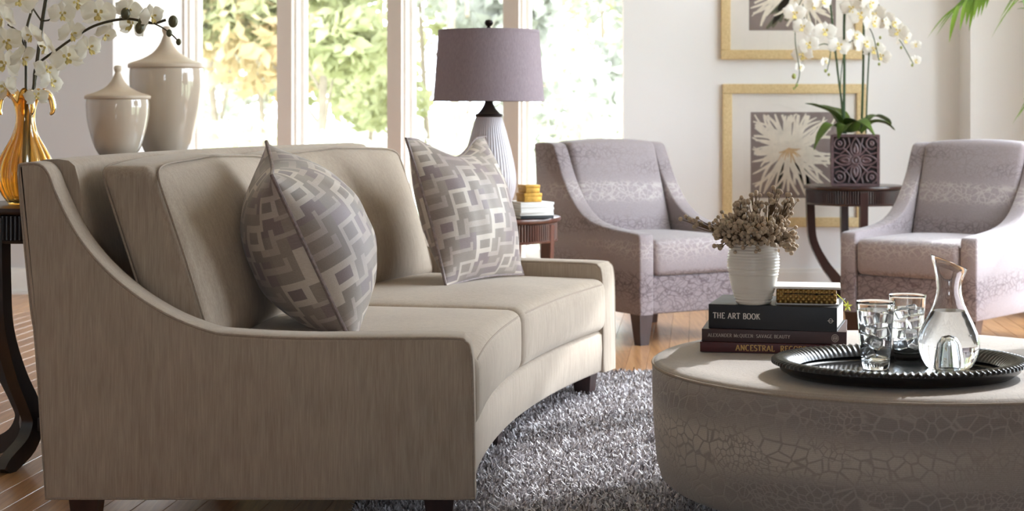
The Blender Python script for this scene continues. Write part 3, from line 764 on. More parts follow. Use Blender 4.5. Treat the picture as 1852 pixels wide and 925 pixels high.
q = np.concatenate([base+np.array([0,1,2,3]), base+np.array([3,2,4,5])], 1).reshape(-1)
me.vertices.add(len(V)); me.vertices.foreach_set('co', V.ravel().astype('f')); me.loops.add(len(q)); me.loops.foreach_set('vertex_index', q.astype('i'))
me.polygons.add(nb*2); me.polygons.foreach_set('loop_start', (np.arange(nb*2)*4).astype('i')); me.update(calc_edges=True); me.validate()
me.materials.append(MAT['pile']); o = obj('pile', me, rug); o['kind'] = 'stuff'

# ------------------------------------------------------------------ ottoman
OC = Vector((0.976, 4.47, 0)); OR = 0.62; OT = 0.43
ott = thing('round_ottoman', 'large round ottoman in a reptile-scale weave on the rug', 'ottoman', OC)
part('body', G().lathe([(0.30,0.105),(0.54,0.105),(0.575,0.112),(0.598,0.130),(0.608,0.165),(0.615,0.24),(0.620,0.34),(0.620,0.405),(0.617,0.414)], 128, cap0=True), MAT['ottoman'], ott, angle=60)
part('top', G().lathe([(0.617,0.414),(0.612,0.421),(0.60,0.426),(0.55,0.4285),(0.40,0.430),(0.2,0.4302),(0.0005,0.4302)], 128), MAT['ottoman_top'], ott, angle=60)
part('piping', G().tube([(0.6185*math.cos(2*PI*k/128), 0.6185*math.sin(2*PI*k/128), 0.4135) for k in range(128)], 0.0035, 6, closed=True), MAT['sofa_pipe'], ott)
for k in range(4):
    a = PI/4+k*PI/2+0.2; part('leg', leg(G(), 0.46*math.cos(a), 0.46*math.sin(a), 0.108, 0.07, 0.05, a, 0.0125), MAT['espresso'], ott, False)

# ------------------------------------------------------------------ tray, carafe, glasses
TC = Vector((0.914, 4.172, 0.4315)); NF = 108
tray = thing('serving_tray', 'round black serving tray with fluted rim on the ottoman', 'tray', TC, math.radians(10))
tp = [(0.0005,0.0),(0.225,0.0),(0.256,0.003),(0.272,0.014),(0.279,0.030)]
def ov(x, y, z): return (x*1.04, y*0.885, z)
part('base', G().lathe(tp+[(0.268,0.030),(0.240,0.014),(0.232,0.008),(0.228,0.006)], 160).map(ov), MAT['black_metal'], tray, angle=60)
part('floor_plate', G().lathe([(0.229,0.0062),(0.0005,0.0062)], 96).map(ov), MAT['tray_floor'], tray)
def flute(r, z, a, k):
    w = [0, .25, .8, 1, 1, .8, .3, 0][k]; f = math.cos(NF*a+(r-0.25)*60)
    return (r+0.0016*w*f*(1 if k > 3 else 0), z+0.0022*w*f)
part('rim', G().lathe([(0.234,0.016),(0.240,0.024),(0.250,0.033),(0.265,0.0395),(0.281,0.040),(0.291,0.036),(0.292,0.030),(0.279,0.027)], NF*7, fn=flute).map(ov), MAT['black_metal'], tray, angle=70)

ZB = TC.z+0.0068
def tumbler(label, x, y, seed, wl):
    o = obj('drinking_glass', None); o.location = (x, y, ZB); tag(o, label, 'glass', 'tumblers of iced water')
    ro, ri = (lambda z: 0.0325+0.0135*z/0.162), (lambda z: 0.0300+0.0140*z/0.162)
    out = [(0.0005,0.0),(0.030,0.0),(0.0325,0.003)]+[(ro(z), z) for z in (0.02,0.06,0.11,0.158)]+[(0.0457,0.1615),(0.0440,0.1605)]
    inn = [(ri(z), z) for z in (0.155,0.11,0.06,0.022)]+[(0.026,0.016),(0.0005,0.0145)]
    part('bowl', G().lathe(out+inn, 64), MAT['clear_glass'], o, angle=60)
    w = obj('glass_water', G().lathe([(0.0005,0.0149),(0.0262,0.0164)]+[(ri(z)+0.0003, z) for z in (0.022,0.06,0.11)]+[(ri(wl)+0.0003, wl),(0.0005,wl)], 48).mesh('glass_water', MAT['water'], True, 40))
    w.location = (x, y, ZB); tag(w, 'water in the '+label.split(' of ')[0], 'water')
    r = random.Random(seed); k = 0
    for lay, z in enumerate((0.036, 0.064, 0.092, 0.120)):
        for j in range(2):
            a = lay*1.3+j*PI+r.uniform(-.3,.3); d = 0.0155; s_ = 0.0120
            ic = obj('ice_cube', G().soft(s_, s_*1.0, s_*0.95, 0.0035, (1,1,1)).mesh('ice_cube', MAT['ice'], True, 60))
            ic.location = (x+d*math.cos(a), y+d*math.sin(a), ZB+z+r.uniform(-.003,.003)); ic.rotation_euler = (r.uniform(-.5,.5), r.uniform(-.5,.5), r.uniform(0,3))
            tag(ic, 'clear ice cube inside the '+label.split(' of ')[0], 'ice cube', 'ice cubes in the '+label.split(' of ')[0])
tumbler('front tumbler of iced water, left of the other tumbler on tray', 0.868, 4.225, 1, 0.140)
tumbler('rear tumbler of iced water, between front tumbler and carafe', 0.978, 4.375, 2, 0.128)
cx, cy = (1716-926)/FPX*4.24, 4.24
car = obj('glass_carafe', None); car.location = (cx, cy, ZB); tag(car, 'clear glass carafe with slanted lip, half full of water', 'carafe')
oc = [(0.026,0.0),(0.048,0.0),(0.056,0.006),(0.066,0.022),(0.0725,0.045),(0.073,0.062),(0.068,0.085),(0.058,0.108),(0.046,0.132),(0.036,0.155),(0.0305,0.175),(0.0290,0.190),(0.0310,0.210),(0.0370,0.232),(0.0445,0.250)]
th = 0.0022
def lip(r, z, a, k):
    if z > 0.19: z += (z-0.19)/0.06*(-0.017*math.cos(a)+0.003); 
    return r, z
prof = oc+[(0.0450,0.2515),(0.0435,0.252)]+[(r-th, z) for r, z in oc[::-1][:-3]]
prof += [(0.052,0.0095),(0.040,0.0055),(0.031,0.0065),(0.0275,0.012),(0.0245,0.035),(0.0205,0.058),(0.013,0.071),(0.0005,0.075)]
under = [(0.0005,0.070),(0.010,0.067),(0.0175,0.056),(0.0215,0.034),(0.0240,0.010)]
part('body', G().lathe(under+prof, 96, fn=lip), MAT['clear_glass'], car, angle=75)
wp = [(0.0005,0.0748),(0.0132,0.0708),(0.0207,0.058),(0.0247,0.035),(0.0277,0.012),(0.0312,0.0063),(0.040,0.0053),(0.0521,0.0092)]
wp += [(r-th+0.0003, z) for r, z in oc[3:] if z < 0.13]+[(0.0410,0.1375),(0.0005,0.1375)]
w = obj('carafe_water', G().lathe(wp, 80).mesh('carafe_water', MAT['water'], True, 45)); w.location = (cx, cy, ZB); tag(w, 'still water filling the lower half of the carafe', 'water')

# ------------------------------------------------------------------ serif lettering, drawn as flat strokes
def _arc(cx_, cy_, rx, ry, a0, a1, n=14): return [(cx_+rx*math.cos(math.radians(a0+(a1-a0)*k/n)), cy_+ry*math.sin(math.radians(a0+(a1-a0)*k/n))) for k in range(n+1)]
def S_(*p): return list(p)
LET = {   # width, strokes, serif points
 'A': (.74, [S_((.04,0),(.37,1)), S_((.37,1),(.70,0)), S_((.16,.34),(.58,.34))], [(.04,0),(.70,0)]),
 'B': (.62, [S_((.12,0),(.12,1)), S_((.12,1),(.3,1))+_arc(.3,.76,.22,.24,90,-90)+[(.12,.52)], S_((.12,.52),(.32,.52))+_arc(.32,.26,.26,.26,90,-90)+[(.12,0)]], [(.12,0),(.12,1)]),
 'C': (.70, [_arc(.38,.5,.32,.5,50,310,24)], []),
 'D': (.74, [S_((.12,0),(.12,1)), S_((.12,1),(.3,1))+_arc(.3,.5,.38,.5,90,-90,20)+[(.12,0)]], [(.12,0),(.12,1)]),
 'E': (.60, [S_((.12,0),(.12,1)), S_((.12,1),(.52,1),(.52,.88)), S_((.12,.52),(.44,.52)), S_((.12,0),(.54,0),(.56,.14))], [(.12,0),(.12,1)]),
 'G': (.74, [_arc(.38,.5,.32,.5,50,320,24), S_((.64,.0),(.64,.42))], [(.64,.42)]),
 'H': (.78, [S_((.13,0),(.13,1)), S_((.64,0),(.64,1)), S_((.13,.52),(.64,.52))], [(.13,0),(.13,1),(.64,0),(.64,1)]),
 'I': (.32, [S_((.16,0),(.16,1))], [(.16,0),(.16,1)]),
 'K': (.72, [S_((.12,0),(.12,1)), S_((.12,.45),(.56,1)), S_((.26,.6),(.64,0))], [(.12,0),(.12,1),(.56,1),(.64,0)]),
 'L': (.58, [S_((.12,0),(.12,1)), S_((.12,0),(.52,0),(.54,.16))], [(.12,0),(.12,1)]),
 'M': (.92, [S_((.12,0),(.14,1)), S_((.14,1),(.45,.08)), S_((.45,.08),(.77,1)), S_((.77,1),(.79,0))], [(.12,0),(.79,0),(.13,1),(.78,1)]),
 'N': (.78, [S_((.13,0),(.13,1)), S_((.13,1),(.65,0)), S_((.65,0),(.65,1))], [(.13,0),(.13,1),(.65,1)]),
 'O': (.78, [_arc(.39,.5,.33,.5,0,360,28)], []),
 'Q': (.78, [_arc(.39,.5,.33,.5,0,360,28), S_((.40,.02),(.72,-.2))], []),
 'R': (.68, [S_((.12,0),(.12,1)), S_((.12,1),(.3,1))+_arc(.3,.75,.24,.25,90,-90)+[(.12,.5)], S_((.3,.5),(.64,0))], [(.12,0),(.12,1),(.64,0)]),
 'S': (.54, [_arc(.27,.75,.20,.25,30,270,14)+_arc(.27,.25,.22,.25,90,-150,14)], []),
 'T': (.66, [S_((.33,0),(.33,1)), S_((.03,.86),(.05,1),(.61,1),(.63,.86))], [(.33,0)]),
 'U': (.76, [S_((.13,1),(.13,.3))+_arc(.38,.3,.25,.3,180,360,14)+[(.63,1)]], [(.13,1),(.63,1)]),
 'V': (.72, [S_((.05,1),(.36,0)), S_((.36,0),(.67,1))], [(.05,1),(.67,1)]),
 'X': (.70, [S_((.06,1),(.64,0)), S_((.06,0),(.62,1))], [(.06,0),(.06,1),(.64,0),(.62,1)]),
 'Y': (.68, [S_((.05,1),(.34,.48)), S_((.63,1),(.34,.48)), S_((.34,.48),(.34,0))], [(.05,1),(.63,1),(.34,0)]),
 'c': (.54, [_arc(.29,.34,.24,.34,50,310,18)], []),
 ':': (.26, [S_((.13,.08),(.13,.0)), S_((.13,.62),(.13,.54))], []), ' ': (.34, [], [])}
def stroke(g, pts, M, thin, thick, close=False):
    pts = [Vector((x, y, 0)) for x, y in pts]; L, Rr = [], []
    for i, p in enumerate(pts):
        a, b = pts[max(0, i-1)], pts[min(len(pts)-1, i+1)]
        if close and i in (0, len(pts)-1): a, b = pts[-2], pts[1]
        t = (b-a); t = t.normalized() if t.length > 1e-9 else Vector((1,0,0)); w = (thin+(thick-thin)*abs(t.y))/2
        nrm = Vector((-t.y, t.x, 0)); L.append(p+nrm*w); Rr.append(p-nrm*w)
    n = len(pts); g.add([M(v) for v in L+Rr], [(i, i+1, n+i+1, n+i) for i in range(n-1)])
def lettering(text, M, height, width, bold=1.0):
    """text in the x-z plane: M maps (x, y) in metres from the lower left corner; width is the run of the whole line"""
    g = G(); tot = sum(LET[c][0]+.12 for c in text)-.12; k = width/tot; x = 0
    for c in text:
        w, st, se = LET[c]
        MM = lambda v, x=x: M((v.x+x)*k, v.y*height)
        for s in st: stroke(g, s, MM, .075*bold, .17*bold)
        for (a, b) in se: stroke(g, [(a-.13, b+(.03 if b < .5 else -.03)), (a+.13, b+(.03 if b < .5 else -.03))], MM, .06, .06)
        x += w+.12
    return g

# ------------------------------------------------------------------ the book stack
def book(name, label, corner, ang, length, depth, z0, thick, cover, group=None, pages='paper', right_inset=0.006):
    """corner: front left bottom corner of the spine; spine runs along local x, the book extends to +y"""
    b = thing(name, label, 'book', (corner[0], corner[1], z0), ang, group); bt = 0.003
    part('cover', G().rbox(0, length, 0, depth, 0, bt, 0.001).rbox(0, length, 0, depth, thick-bt, thick, 0.001).rbox(0, length, 0, bt*1.4, 0.0005, thick-0.0005, 0.0015), cover, b)
    part('pages', G().box(right_inset, length-right_inset, bt, depth-right_inset, bt, thick-bt), MAT[pages], b, False)
    return b
STK = 'book stack on the ottoman'
Z1 = 0.4315
c1 = at(1266, 634, 4.577)
b1 = book('hardback_book', 'oxblood book with gold ANCESTRAL RECORD title, lowest in the ottoman stack', (c1.x, 4.577), math.radians(-11), 0.335, 0.25, Z1, 0.0255, MAT['cover_red'], STK)
part('title', lettering('ANCESTRAL  RECORD', lambda x, y: (0.092+x, -0.0006, 0.0055+y), 0.0145, 0.182, 1.25), MAT['ink_gold'], b1, False, label='gold serif spine lettering')
Z2 = Z1+0.0258; c2 = at(1269, 618, 4.587)
b2 = book('hardback_book', 'brown book with ALEXANDER McQUEEN spine in the middle of the ottoman stack', (c2.x, 4.585), math.radians(-11), 0.369, 0.28, Z2, 0.0325, MAT['cover_brown'], STK, 'cover_pink', 0.003)
part('title', lettering('ALEXANDER McQUEEN: SAVAGE BEAUTY', lambda x, y: (0.016+x, -0.0006, 0.0125+y), 0.0085, 0.210, 1.0), MAT['ink_grey'], b2, False, label='thin pale serif spine lettering')
g = G(); stroke(g, _arc(0.340,0.016,0.0085,0.0095,0,360,28), lambda v: (v.x, -0.0006, v.y), 0.0012, 0.0012, True)
stroke(g, _arc(0.340,0.016,0.0055,0.0062,0,360,20), lambda v: (v.x, -0.0006, v.y), 0.001, 0.001, True)
for dx in (-0.003, 0.0, 0.003): stroke(g, [(0.340+dx-0.0015, 0.0115), (0.340+dx+0.0015, 0.0205)], lambda v: (v.x, -0.0006, v.y), 0.001, 0.001)
stroke(g, [(0.335,0.016),(0.345,0.016)], lambda v: (v.x, -0.0006, v.y), 0.001, 0.001)
part('emblem', g, MAT['ink_grey'], b2, False, label='round pale emblem')
Z3 = Z2+0.0328; c3 = at(1282, 595, 4.592)
b3 = book('hardback_book', 'thick black book with THE ART BOOK on its spine, under the ribbed vase', (c3.x, 4.600), math.radians(-15.5), 0.330, 0.25, Z3, 0.062, MAT['cover_black'], STK)
part('title', lettering('THE ART BOOK', lambda x, y: (0.012+x, -0.0006, 0.026+y), 0.0145, 0.122, 1.15), MAT['ink_white'], b3, False, label='white serif spine lettering')
g = G(); stroke(g, _arc(0.314,0.028,0.0048,0.0055,0,360,24), lambda v: (v.x, -0.0006, v.y), 0.0011, 0.0011, True)
stroke(g, [(0.306,0.028),(0.322,0.028)], lambda v: (v.x, -0.0006, v.y), 0.0011, 0.0011); part('emblem', g, MAT['ink_white'], b3, False, label='small white ring emblem')
Z4 = Z3+0.0622
pR = Matrix.Rotation(math.radians(-15.5), 3, 'Z')
c4 = Vector((c3.x, 4.600, 0))+pR @ Vector((0.170, 0.028, 0))
b4 = thing('gold_book', 'small gold quilted book with cream boards, top of the ottoman stack', 'book', (c4.x, c4.y, Z4), math.radians(-10), STK)
part('cover', G().rbox(-0.004, 0.166, -0.004, 0.13, 0.042, 0.048, 0.0015).rbox(0, 0.162, 0.004, 0.13, 0, 0.004, 0.0015), MAT['mat_board'], b4)
part('pages', G().box(0.008, 0.154, 0.012, 0.124, 0.004, 0.042), MAT['paper'], b4, False)
part('spine', G().soft(0.077, 0.006, 0.019, 0.005, (8,1,3), lambda x, y, z: (x, y-0.002*math.cos(z*80), z), (0.079, 0.006, 0.023)), MAT['gold'], b4, label='gold quilted spine')
part('clasp', G().tube([(0.02,-0.0035,0.029),(0.06,-0.004,0.030),(0.10,-0.004,0.029),(0.147,-0.0035,0.030)], 0.0013, 6).ball((0.105,-0.004,0.029), 0.003).ball((0.145,-0.0035,0.030), 0.003), MAT['bronze'], b4, label='dark cord clasp')
g = G(); rc = Vector((0.185, 0.09, -0.010))
for k in range(5):
    a = k*1.25+0.3; e = Vector((0.012*math.cos(a), -0.004, 0.014*math.sin(a)))
    g.tube([rc, rc+e*0.5+Vector((0,-0.003,0)), rc+e], [0.0012, 0.003, 0.0008], 5)
g.tube([(0.158,0.10,0.020),(0.175,0.098,0.004),tuple(rc)], 0.0012, 5)
part('ribbon', g, MAT['ribbon'], b4, label='yellow-green ribbon marker')

# ribbed vase and dried berry sprigs
VC = Vector(((1362-926)/FPX*4.61, 4.605, Z4))
vp = [(0.0005,0.0),(0.040,0.0),(0.0445,0.004),(0.050,0.02),(0.0575,0.045),(0.064,0.075),(0.0675,0.100),(0.0675,0.120),(0.064,0.138),(0.0605,0.150),(0.0595,0.157)]
vpf = []
for k in range(len(vp)-1):
    m = 1 if k < 2 else 8
    for j in range(m): t = j/m; vpf.append((vp[k][0]*(1-t)+vp[k+1][0]*t, vp[k][1]*(1-t)+vp[k+1][1]*t))
vpf.append(vp[-1])
vs = thing('ribbed_vase', 'white ribbed ceramic vase standing on the black art book', 'vase', VC)
part('body', G().lathe([(r+(0.0015*math.cos(2*PI*z/0.0078) if 0.006 < z < 0.152 else 0), z) for r, z in vpf]+[(0.0565,0.158),(0.0555,0.150),(0.060,0.11),(0.040,0.02),(0.0005,0.012)], 72), MAT['vase_white'], vs, angle=80)
def sprig(tip_px, y, label, nb, spread, seed, bend=0.0):
    r = random.Random(seed); tip = at(tip_px[0], tip_px[1], y); base = VC+Vector((r.uniform(-.015,.015), r.uniform(-.015,.015), 0.05))
    mouth = VC+Vector((max(-.048, min(.048, (tip.x-VC.x)*0.45)), max(-.045, min(.045, (tip.y-VC.y)*0.5)), 0.158+0.008*r.random()))
    sp = thing('berry_sprig', label, 'dried sprig', mouth, 0, 'dried berry sprigs in the ribbed vase')
    axis = (tip-mouth); mid = mouth+axis*0.5+Vector((0,0,bend)); path = smoothpath([base, mouth, mid, tip], 5)
    g = G().tube(path, [0.0022-0.0010*k/(len(path)-1) for k in range(len(path))], 5); gb = G()
    for k in range(nb):
        t = 0.45+0.55*math.sqrt(r.random()); s0 = mouth+axis*max(0.05, t-0.45)+Vector((0,0,bend*2*t*(1-t)))
        d = Vector((r.gauss(0,1), r.gauss(0,1), r.gauss(0.25,1))).normalized()*spread*r.uniform(0.35, 1.0)
        e = mouth+axis*t+d+Vector((0,0,bend*2*t*(1-t)))
        g.tube([s0, s0.lerp(e, 0.55)+d*0.12, e], [0.0011, 0.0009, 0.0008], 4); gb.ball(e, r.uniform(0.0046, 0.0066), 8, 5)
    wpart('stem', g, MAT['twig'], sp); wpart('berries', gb, MAT['berry'], sp)
dense = 'dried grey-brown berry sprig in the dense middle of the bouquet'
for k, (x, y_, dy) in enumerate([(1300,408,0.0),(1325,395,0.03),(1318,425,-0.05),(1348,412,-0.06),(1375,405,-0.07),(1400,410,-0.06),(1425,412,-0.02),(1345,385,0.02),(1412,392,0.03),(1385,425,-0.08),(1430,430,0.0),(1360,432,-0.085),(1330,415,-0.05),(1300,430,-0.03)]):
    sprig((x, y_), VC.y+dy, dense, 34, 0.038, 20+k)
sprig((1338,362), VC.y+0.03, 'tall berry sprig rising from the left of the bouquet', 24, 0.024, 50)
sprig((1368,356), VC.y+0.02, 'tall berry sprig rising from the centre of the bouquet', 26, 0.026, 51)
sprig((1405,342), VC.y+0.02, 'tallest berry sprig of the bouquet, at the top', 26, 0.022, 52)
sprig((1432,356), VC.y+0.01, 'tall berry sprig leaning right at the top of the bouquet', 26, 0.024, 53)
sprig((1240,396), VC.y, 'thin berry sprig trailing far out to the left of the bouquet', 16, 0.017, 54, 0.006)
sprig((1432,452), VC.y-0.01, 'berry sprig drooping over the right side of the vase', 20, 0.020, 55, 0.018)
# ------------------------------------------------------------------ round tables with fluted apron and bowed legs
def round_table(name, label, loc, R, H, mat, rot, n_fl=120, group='round side tables'):
    t = thing(name, label, 'table', loc, rot, group)
    part('top', G().lathe([(0.0005,H-0.022),(R-0.012,H-0.022),(R-0.003,H-0.018),(R,H-0.010),(R-0.002,H-0.002),(R-0.008,H),(0.0005,H)], 96), mat, t, angle=50)
    ah = 0.075; r0 = R*0.93
    def fl(r, z, a, k): return (r+(0.006*abs(math.sin(n_fl*a/2)) if 1 <= k <= 4 else 0), z)
    part('apron', G().lathe([(r0-0.02,H-0.022),(r0,H-0.024),(r0,H-0.030),(r0,H-ah-0.012),(r0,H-ah-0.018),(r0-0.02,H-ah-0.022)][::-1], n_fl*6, fn=fl), mat, t, angle=25)
    part('apron_bead', G().lathe([(r0-0.01,H-ah-0.030),(r0+0.006,H-ah-0.028),(r0+0.008,H-ah-0.022),(r0+0.004,H-ah-0.017),(r0-0.01,H-ah-0.016)], 96), mat, t, angle=50)
    for k in range(4):
        a = k*PI/2; ca, sa = math.cos(a), math.sin(a)
        pts = smoothpath([(r0-0.012,0,H-0.03),(r0-0.016,0,H*0.72),(r0*0.88,0,H*0.54),(r0*0.64,0,H*0.36),(r0*0.40,0,H*0.24),(r0*0.30,0,H*0.165),(r0*0.44,0,H*0.085),(r0*0.80,0,0.022),(r0*0.92,0,0.0)], 4)
        rings = []
        for i, p in enumerate(pts):
            b = pts[min(i+1, len(pts)-1)]-pts[max(i-1, 0)]; b.normalize(); n = Vector((-b.z, 0, b.x)); f = i/(len(pts)-1)
            w = 0.021 if f < 0.3 else 0.021+0.008*math.sin((f-0.3)/0.7*PI); d = 0.020
            rings.append([(q.x*ca-q.y*sa, q.x*sa+q.y*ca, max(0.0, q.z)) for q in (p-n*w+Vector((0,-d,0)), p+n*w+Vector((0,-d,0)), p+n*w+Vector((0,d,0)), p-n*w+Vector((0,d,0)))])
        part('leg', G().loft(rings), mat, t, angle=35)
    part('stretcher', G().lathe([(r0*0.16,H*0.13),(r0*0.33,H*0.13),(r0*0.34,H*0.15),(r0*0.33,H*0.18),(r0*0.16,H*0.18),(r0*0.16,H*0.13)], 48), mat, t, angle=50)
    return t
T1 = Vector((1.838, 9.52, 0)); T1H = 0.661
round_table('side_table', 'dark round fluted side table between the armchairs, holding the orchid planter', T1, 0.267, T1H, MAT['espresso'], -PI/2+0.03)
T2 = Vector((-0.095, 7.40, 0)); T2H = 0.618
round_table('side_table', 'brown round fluted table behind the far sofa arm, holding the lamp', T2, 0.300, T2H, MAT['mahogany'], math.radians(-24), 130)
T3 = Vector((-1.405, 5.35, 0)); T3H = 0.775
round_table('side_table', 'near-black round table behind the sofa at the left edge, under the amber vase', T3, 0.262, T3H, MAT['espresso_black'], PI-0.35)

# ------------------------------------------------------------------ lamp
lamp = thing('table_lamp', 'table lamp with mauve drum shade and ribbed pale ceramic base', 'lamp', (T2.x-0.002, T2.y, T2H))
def rib(r, z, a, k): return (r*(1+0.016*abs(math.cos(30*a)) if 1 < k < 12 else r*0+1), z)
lp = [(0.0005,0.0),(0.062,0.0),(0.070,0.008),(0.088,0.04),(0.104,0.08),(0.113,0.115),(0.1155,0.145),(0.113,0.18),(0.105,0.225),(0.094,0.275),(0.082,0.32),(0.070,0.365),(0.058,0.405),(0.052,0.418)]
part('body', G().lathe(lp, 360, fn=lambda r, z, a, k: (r*(1-0.030*(1-abs(math.cos(24*a)))*(1 if 1 < k < 13 else 0)), z)), MAT['lamp_ceramic'], lamp, angle=80)
part('neck', G().lathe([(0.055,0.414),(0.058,0.420),(0.056,0.426),(0.046,0.430),(0.032,0.445),(0.022,0.462),(0.016,0.480),(0.014,0.500),(0.0005,0.502)], 40), MAT['bronze'], lamp)
sh0, sh1 = 0.480, 0.776
def wall_shell(g, r0, z0, r1, z1, t=0.002, n=72): return g.lathe([(r0,z0),(r1,z1),(r1-t,z1),(r0-t,z0),(r0,z0)], n)
sd = part('shade', wall_shell(G(), 0.232, sh0, 0.211, sh1), MAT['shade'], lamp, angle=50)
part('shade_trim', wall_shell(G(), 0.2335, sh0, 0.2325, sh0+0.012, 0.004), MAT['shade'], sd, angle=50); part('shade_trim', wall_shell(G(), 0.2130, sh1-0.012, 0.2125, sh1+0.001, 0.004), MAT['shade'], sd, angle=50)
g = G().tube([(0,0,0.50),(0,0,sh1+0.012)], 0.005, 8)
for k in range(3): a = k*2*PI/3; g.tube([(0,0,sh1-0.01),(0.21*math.cos(a),0.21*math.sin(a),sh1-0.01)], 0.002, 5)
part('harp', g, MAT['bronze'], lamp)
part('finial', G().lathe([(0.0005,sh1+0.002),(0.012,sh1+0.004),(0.010,sh1+0.012),(0.006,sh1+0.016),(0.014,sh1+0.022),(0.0185,sh1+0.032),(0.014,sh1+0.043),(0.0005,sh1+0.047)], 24), MAT['bronze'], lamp)

# magazines and gold boxes on the lamp table
mx = (958-926)/FPX*7.22
for k in range(6):
    d = [0, 0.004, -0.003, 0.003, -0.002, 0.005][k]; h = [0.013, 0.011, 0.012, 0.010, 0.011, 0.010][k]; z = T2H+0.001+sum([0.013,0.011,0.012,0.010,0.011,0.010][:k])
    lab = ['white magazine lowest in the stack on the lamp table', 'white magazine, second from bottom on the lamp table', 'white magazine, third from bottom on the lamp table', 'white magazine, third from top on the lamp table', 'white magazine, second from top on the lamp table', 'white magazine topmost on the lamp table, under the gold boxes'][k]
    m = thing('magazine', lab, 'magazine', (mx+d, 7.27+d, z), math.radians([24,21,26,23,25,22][k]), 'magazines on the lamp table')
    part('cover', G().rbox(-0.085, 0.062, -0.10, 0.09, 0, 0.0015, 0.0005).rbox(-0.085, 0.062, -0.10, 0.09, h-0.0018, h-0.0003, 0.0005).rbox(-0.085, 0.062, -0.1005, -0.098, 0.0005, h-0.001, 0.0006), MAT['cover_black' if k == 0 else 'trim'], m)
    part('pages', G().box(-0.083, 0.061, -0.098, 0.088, 0.0015, h-0.0018), MAT['paper'], m, False)
zt = T2H+0.001+0.067+0.0005
for nm, lab, x, w, h, z in (('gold_box', 'larger gold box lying on the magazines beside the lamp', 0.0, 0.050, 0.036, zt), ('gold_box', 'smaller gold box stacked on the larger one by the lamp', 0.006, 0.040, 0.033, zt+0.0365)):
    b = thing(nm, lab, 'box', (mx+0.008-x*0.5, 7.24, z), math.radians(24), 'gold boxes by the lamp')
    part('body', G().rbox(-w, w*0.55, -0.04, 0.04, 0, h*0.62, 0.002), MAT['gold_box'], b)
    part('lid', G().rbox(-w-0.0015, w*0.55+0.0015, -0.0415, 0.0415, h*0.60, h, 0.002), MAT['gold_box'], b)

# ------------------------------------------------------------------ console and the two covered jars
con = thing('console_table', 'narrow dark console table behind the sofa, carrying the two covered jars', 'console', (-1.66, 7.86, 0)); CH = 0.838
part('top', G().rbox(-0.26, 0.34, -0.32, 0.36, CH-0.03, CH, 0.004), MAT['espresso'], con)
part('apron', G().rbox(-0.22, 0.30, -0.28, 0.32, CH-0.11, CH-0.03, 0.004), MAT['espresso'], con)
for sx in (-0.20, 0.28):
    for sy in (-0.26, 0.30): part('leg', leg(G(), sx, sy, CH-0.05, 0.05, 0.035), MAT['espresso'], con, False)
def jar(label, loc, R, hb, ht):
    j = thing('covered_jar', label, 'jar', loc, 0, 'covered ceramic jars')
    pb = [(0.0005,0),(R*0.50,0),(R*0.53,0.006),(R*0.50,0.014),(R*0.56,0.03),(R*0.70,hb*0.22),(R*0.84,hb*0.45),(R*0.93,hb*0.66),(R*0.965,hb*0.86),(R*0.955,hb*0.97),(R*0.94,hb)]
    part('body', G().lathe([(p.x, p.y) for p in smoothpath([(a, b, 0) for a, b in pb], 3)], 72), MAT['ceramic'], j, angle=60)
    H = ht-hb
    pl = [(R*0.90,hb-0.002),(R*0.985,hb),(R,hb+H*0.04),(R*0.99,hb+H*0.09),(R*0.90,hb+H*0.13),(R*0.62,hb+H*0.22),(R*0.36,hb+H*0.36),(R*0.19,hb+H*0.55),(R*0.10,hb+H*0.74),(R*0.085,hb+H*0.80),(R*0.11,hb+H*0.86),(R*0.12,hb+H*0.92),(R*0.09,hb+H*0.98),(0.0005,hb+H)]
    ld = part('lid', G().lathe([(p.x, p.y) for p in smoothpath([(a, b, 0) for a, b in pl], 3)], 72), MAT['ceramic_lid'], j, angle=60)
jar('smaller beige lidded ceramic jar behind the sofa, left of the tall jar', (-1.716, 7.70, CH), 0.142, 0.272, 0.418)
jar('tall beige lidded ceramic jar behind the sofa, beside the window', (-1.566, 8.02, CH), 0.172, 0.415, 0.605)

# ------------------------------------------------------------------ amber vase
AV = Vector(((46-926)/FPX*5.30, 5.30, T3H))
av = thing('amber_vase', 'amber blown-glass vase with pulled handles at the left edge', 'vase', AV)
ap = [(0.0005,0.0),(0.045,0.0),(0.052,0.006),(0.066,0.03),(0.080,0.065),(0.083,0.095),(0.076,0.130),(0.060,0.165),(0.043,0.198),(0.033,0.228),(0.029,0.255),(0.031,0.285),(0.038,0.310),(0.050,0.328)]
apf = [(p.x, p.y) for p in smoothpath([(a, b, 0) for a, b in ap], 4)]
def ribs(r, z, a, k):
    w = max(0, min(1, (z-0.005)/0.03))*max(0, min(1, (0.25-z)/0.1)); rr = r*(1+0.07*w*math.cos(14*a))
    if z > 0.29: rr += 0.012*math.cos(5*a+0.6)*(z-0.29)/0.04; z += 0.022*math.cos(5*a+0.6)*(z-0.29)/0.04
    return rr, z
inner = [(max(0.0005, r-0.004), z) for r, z in apf[::-1] if z > 0.012]+[(0.0005, 0.012)]
part('body', G().lathe(apf+inner, 112, fn=ribs), MAT['amber'], av, angle=80)
for a in (0.05, PI-0.1, PI/2+0.4, -PI/2+0.5):
    ca, sa = math.cos(a), math.sin(a)
    part('handle', G().tube(smoothpath([(0.036*ca,0.036*sa,0.322),(0.058*ca,0.058*sa,0.335),(0.076*ca,0.076*sa,0.318),(0.082*ca,0.082*sa,0.285),(0.074*ca,0.074*sa,0.268)], 4), [0.010,0.011,0.011,0.011,0.012,0.012,0.011,0.011,0.010,0.010,0.010,0.010,0.009,0.008,0.007,0.006,0.003], 10), MAT['amber'], av)

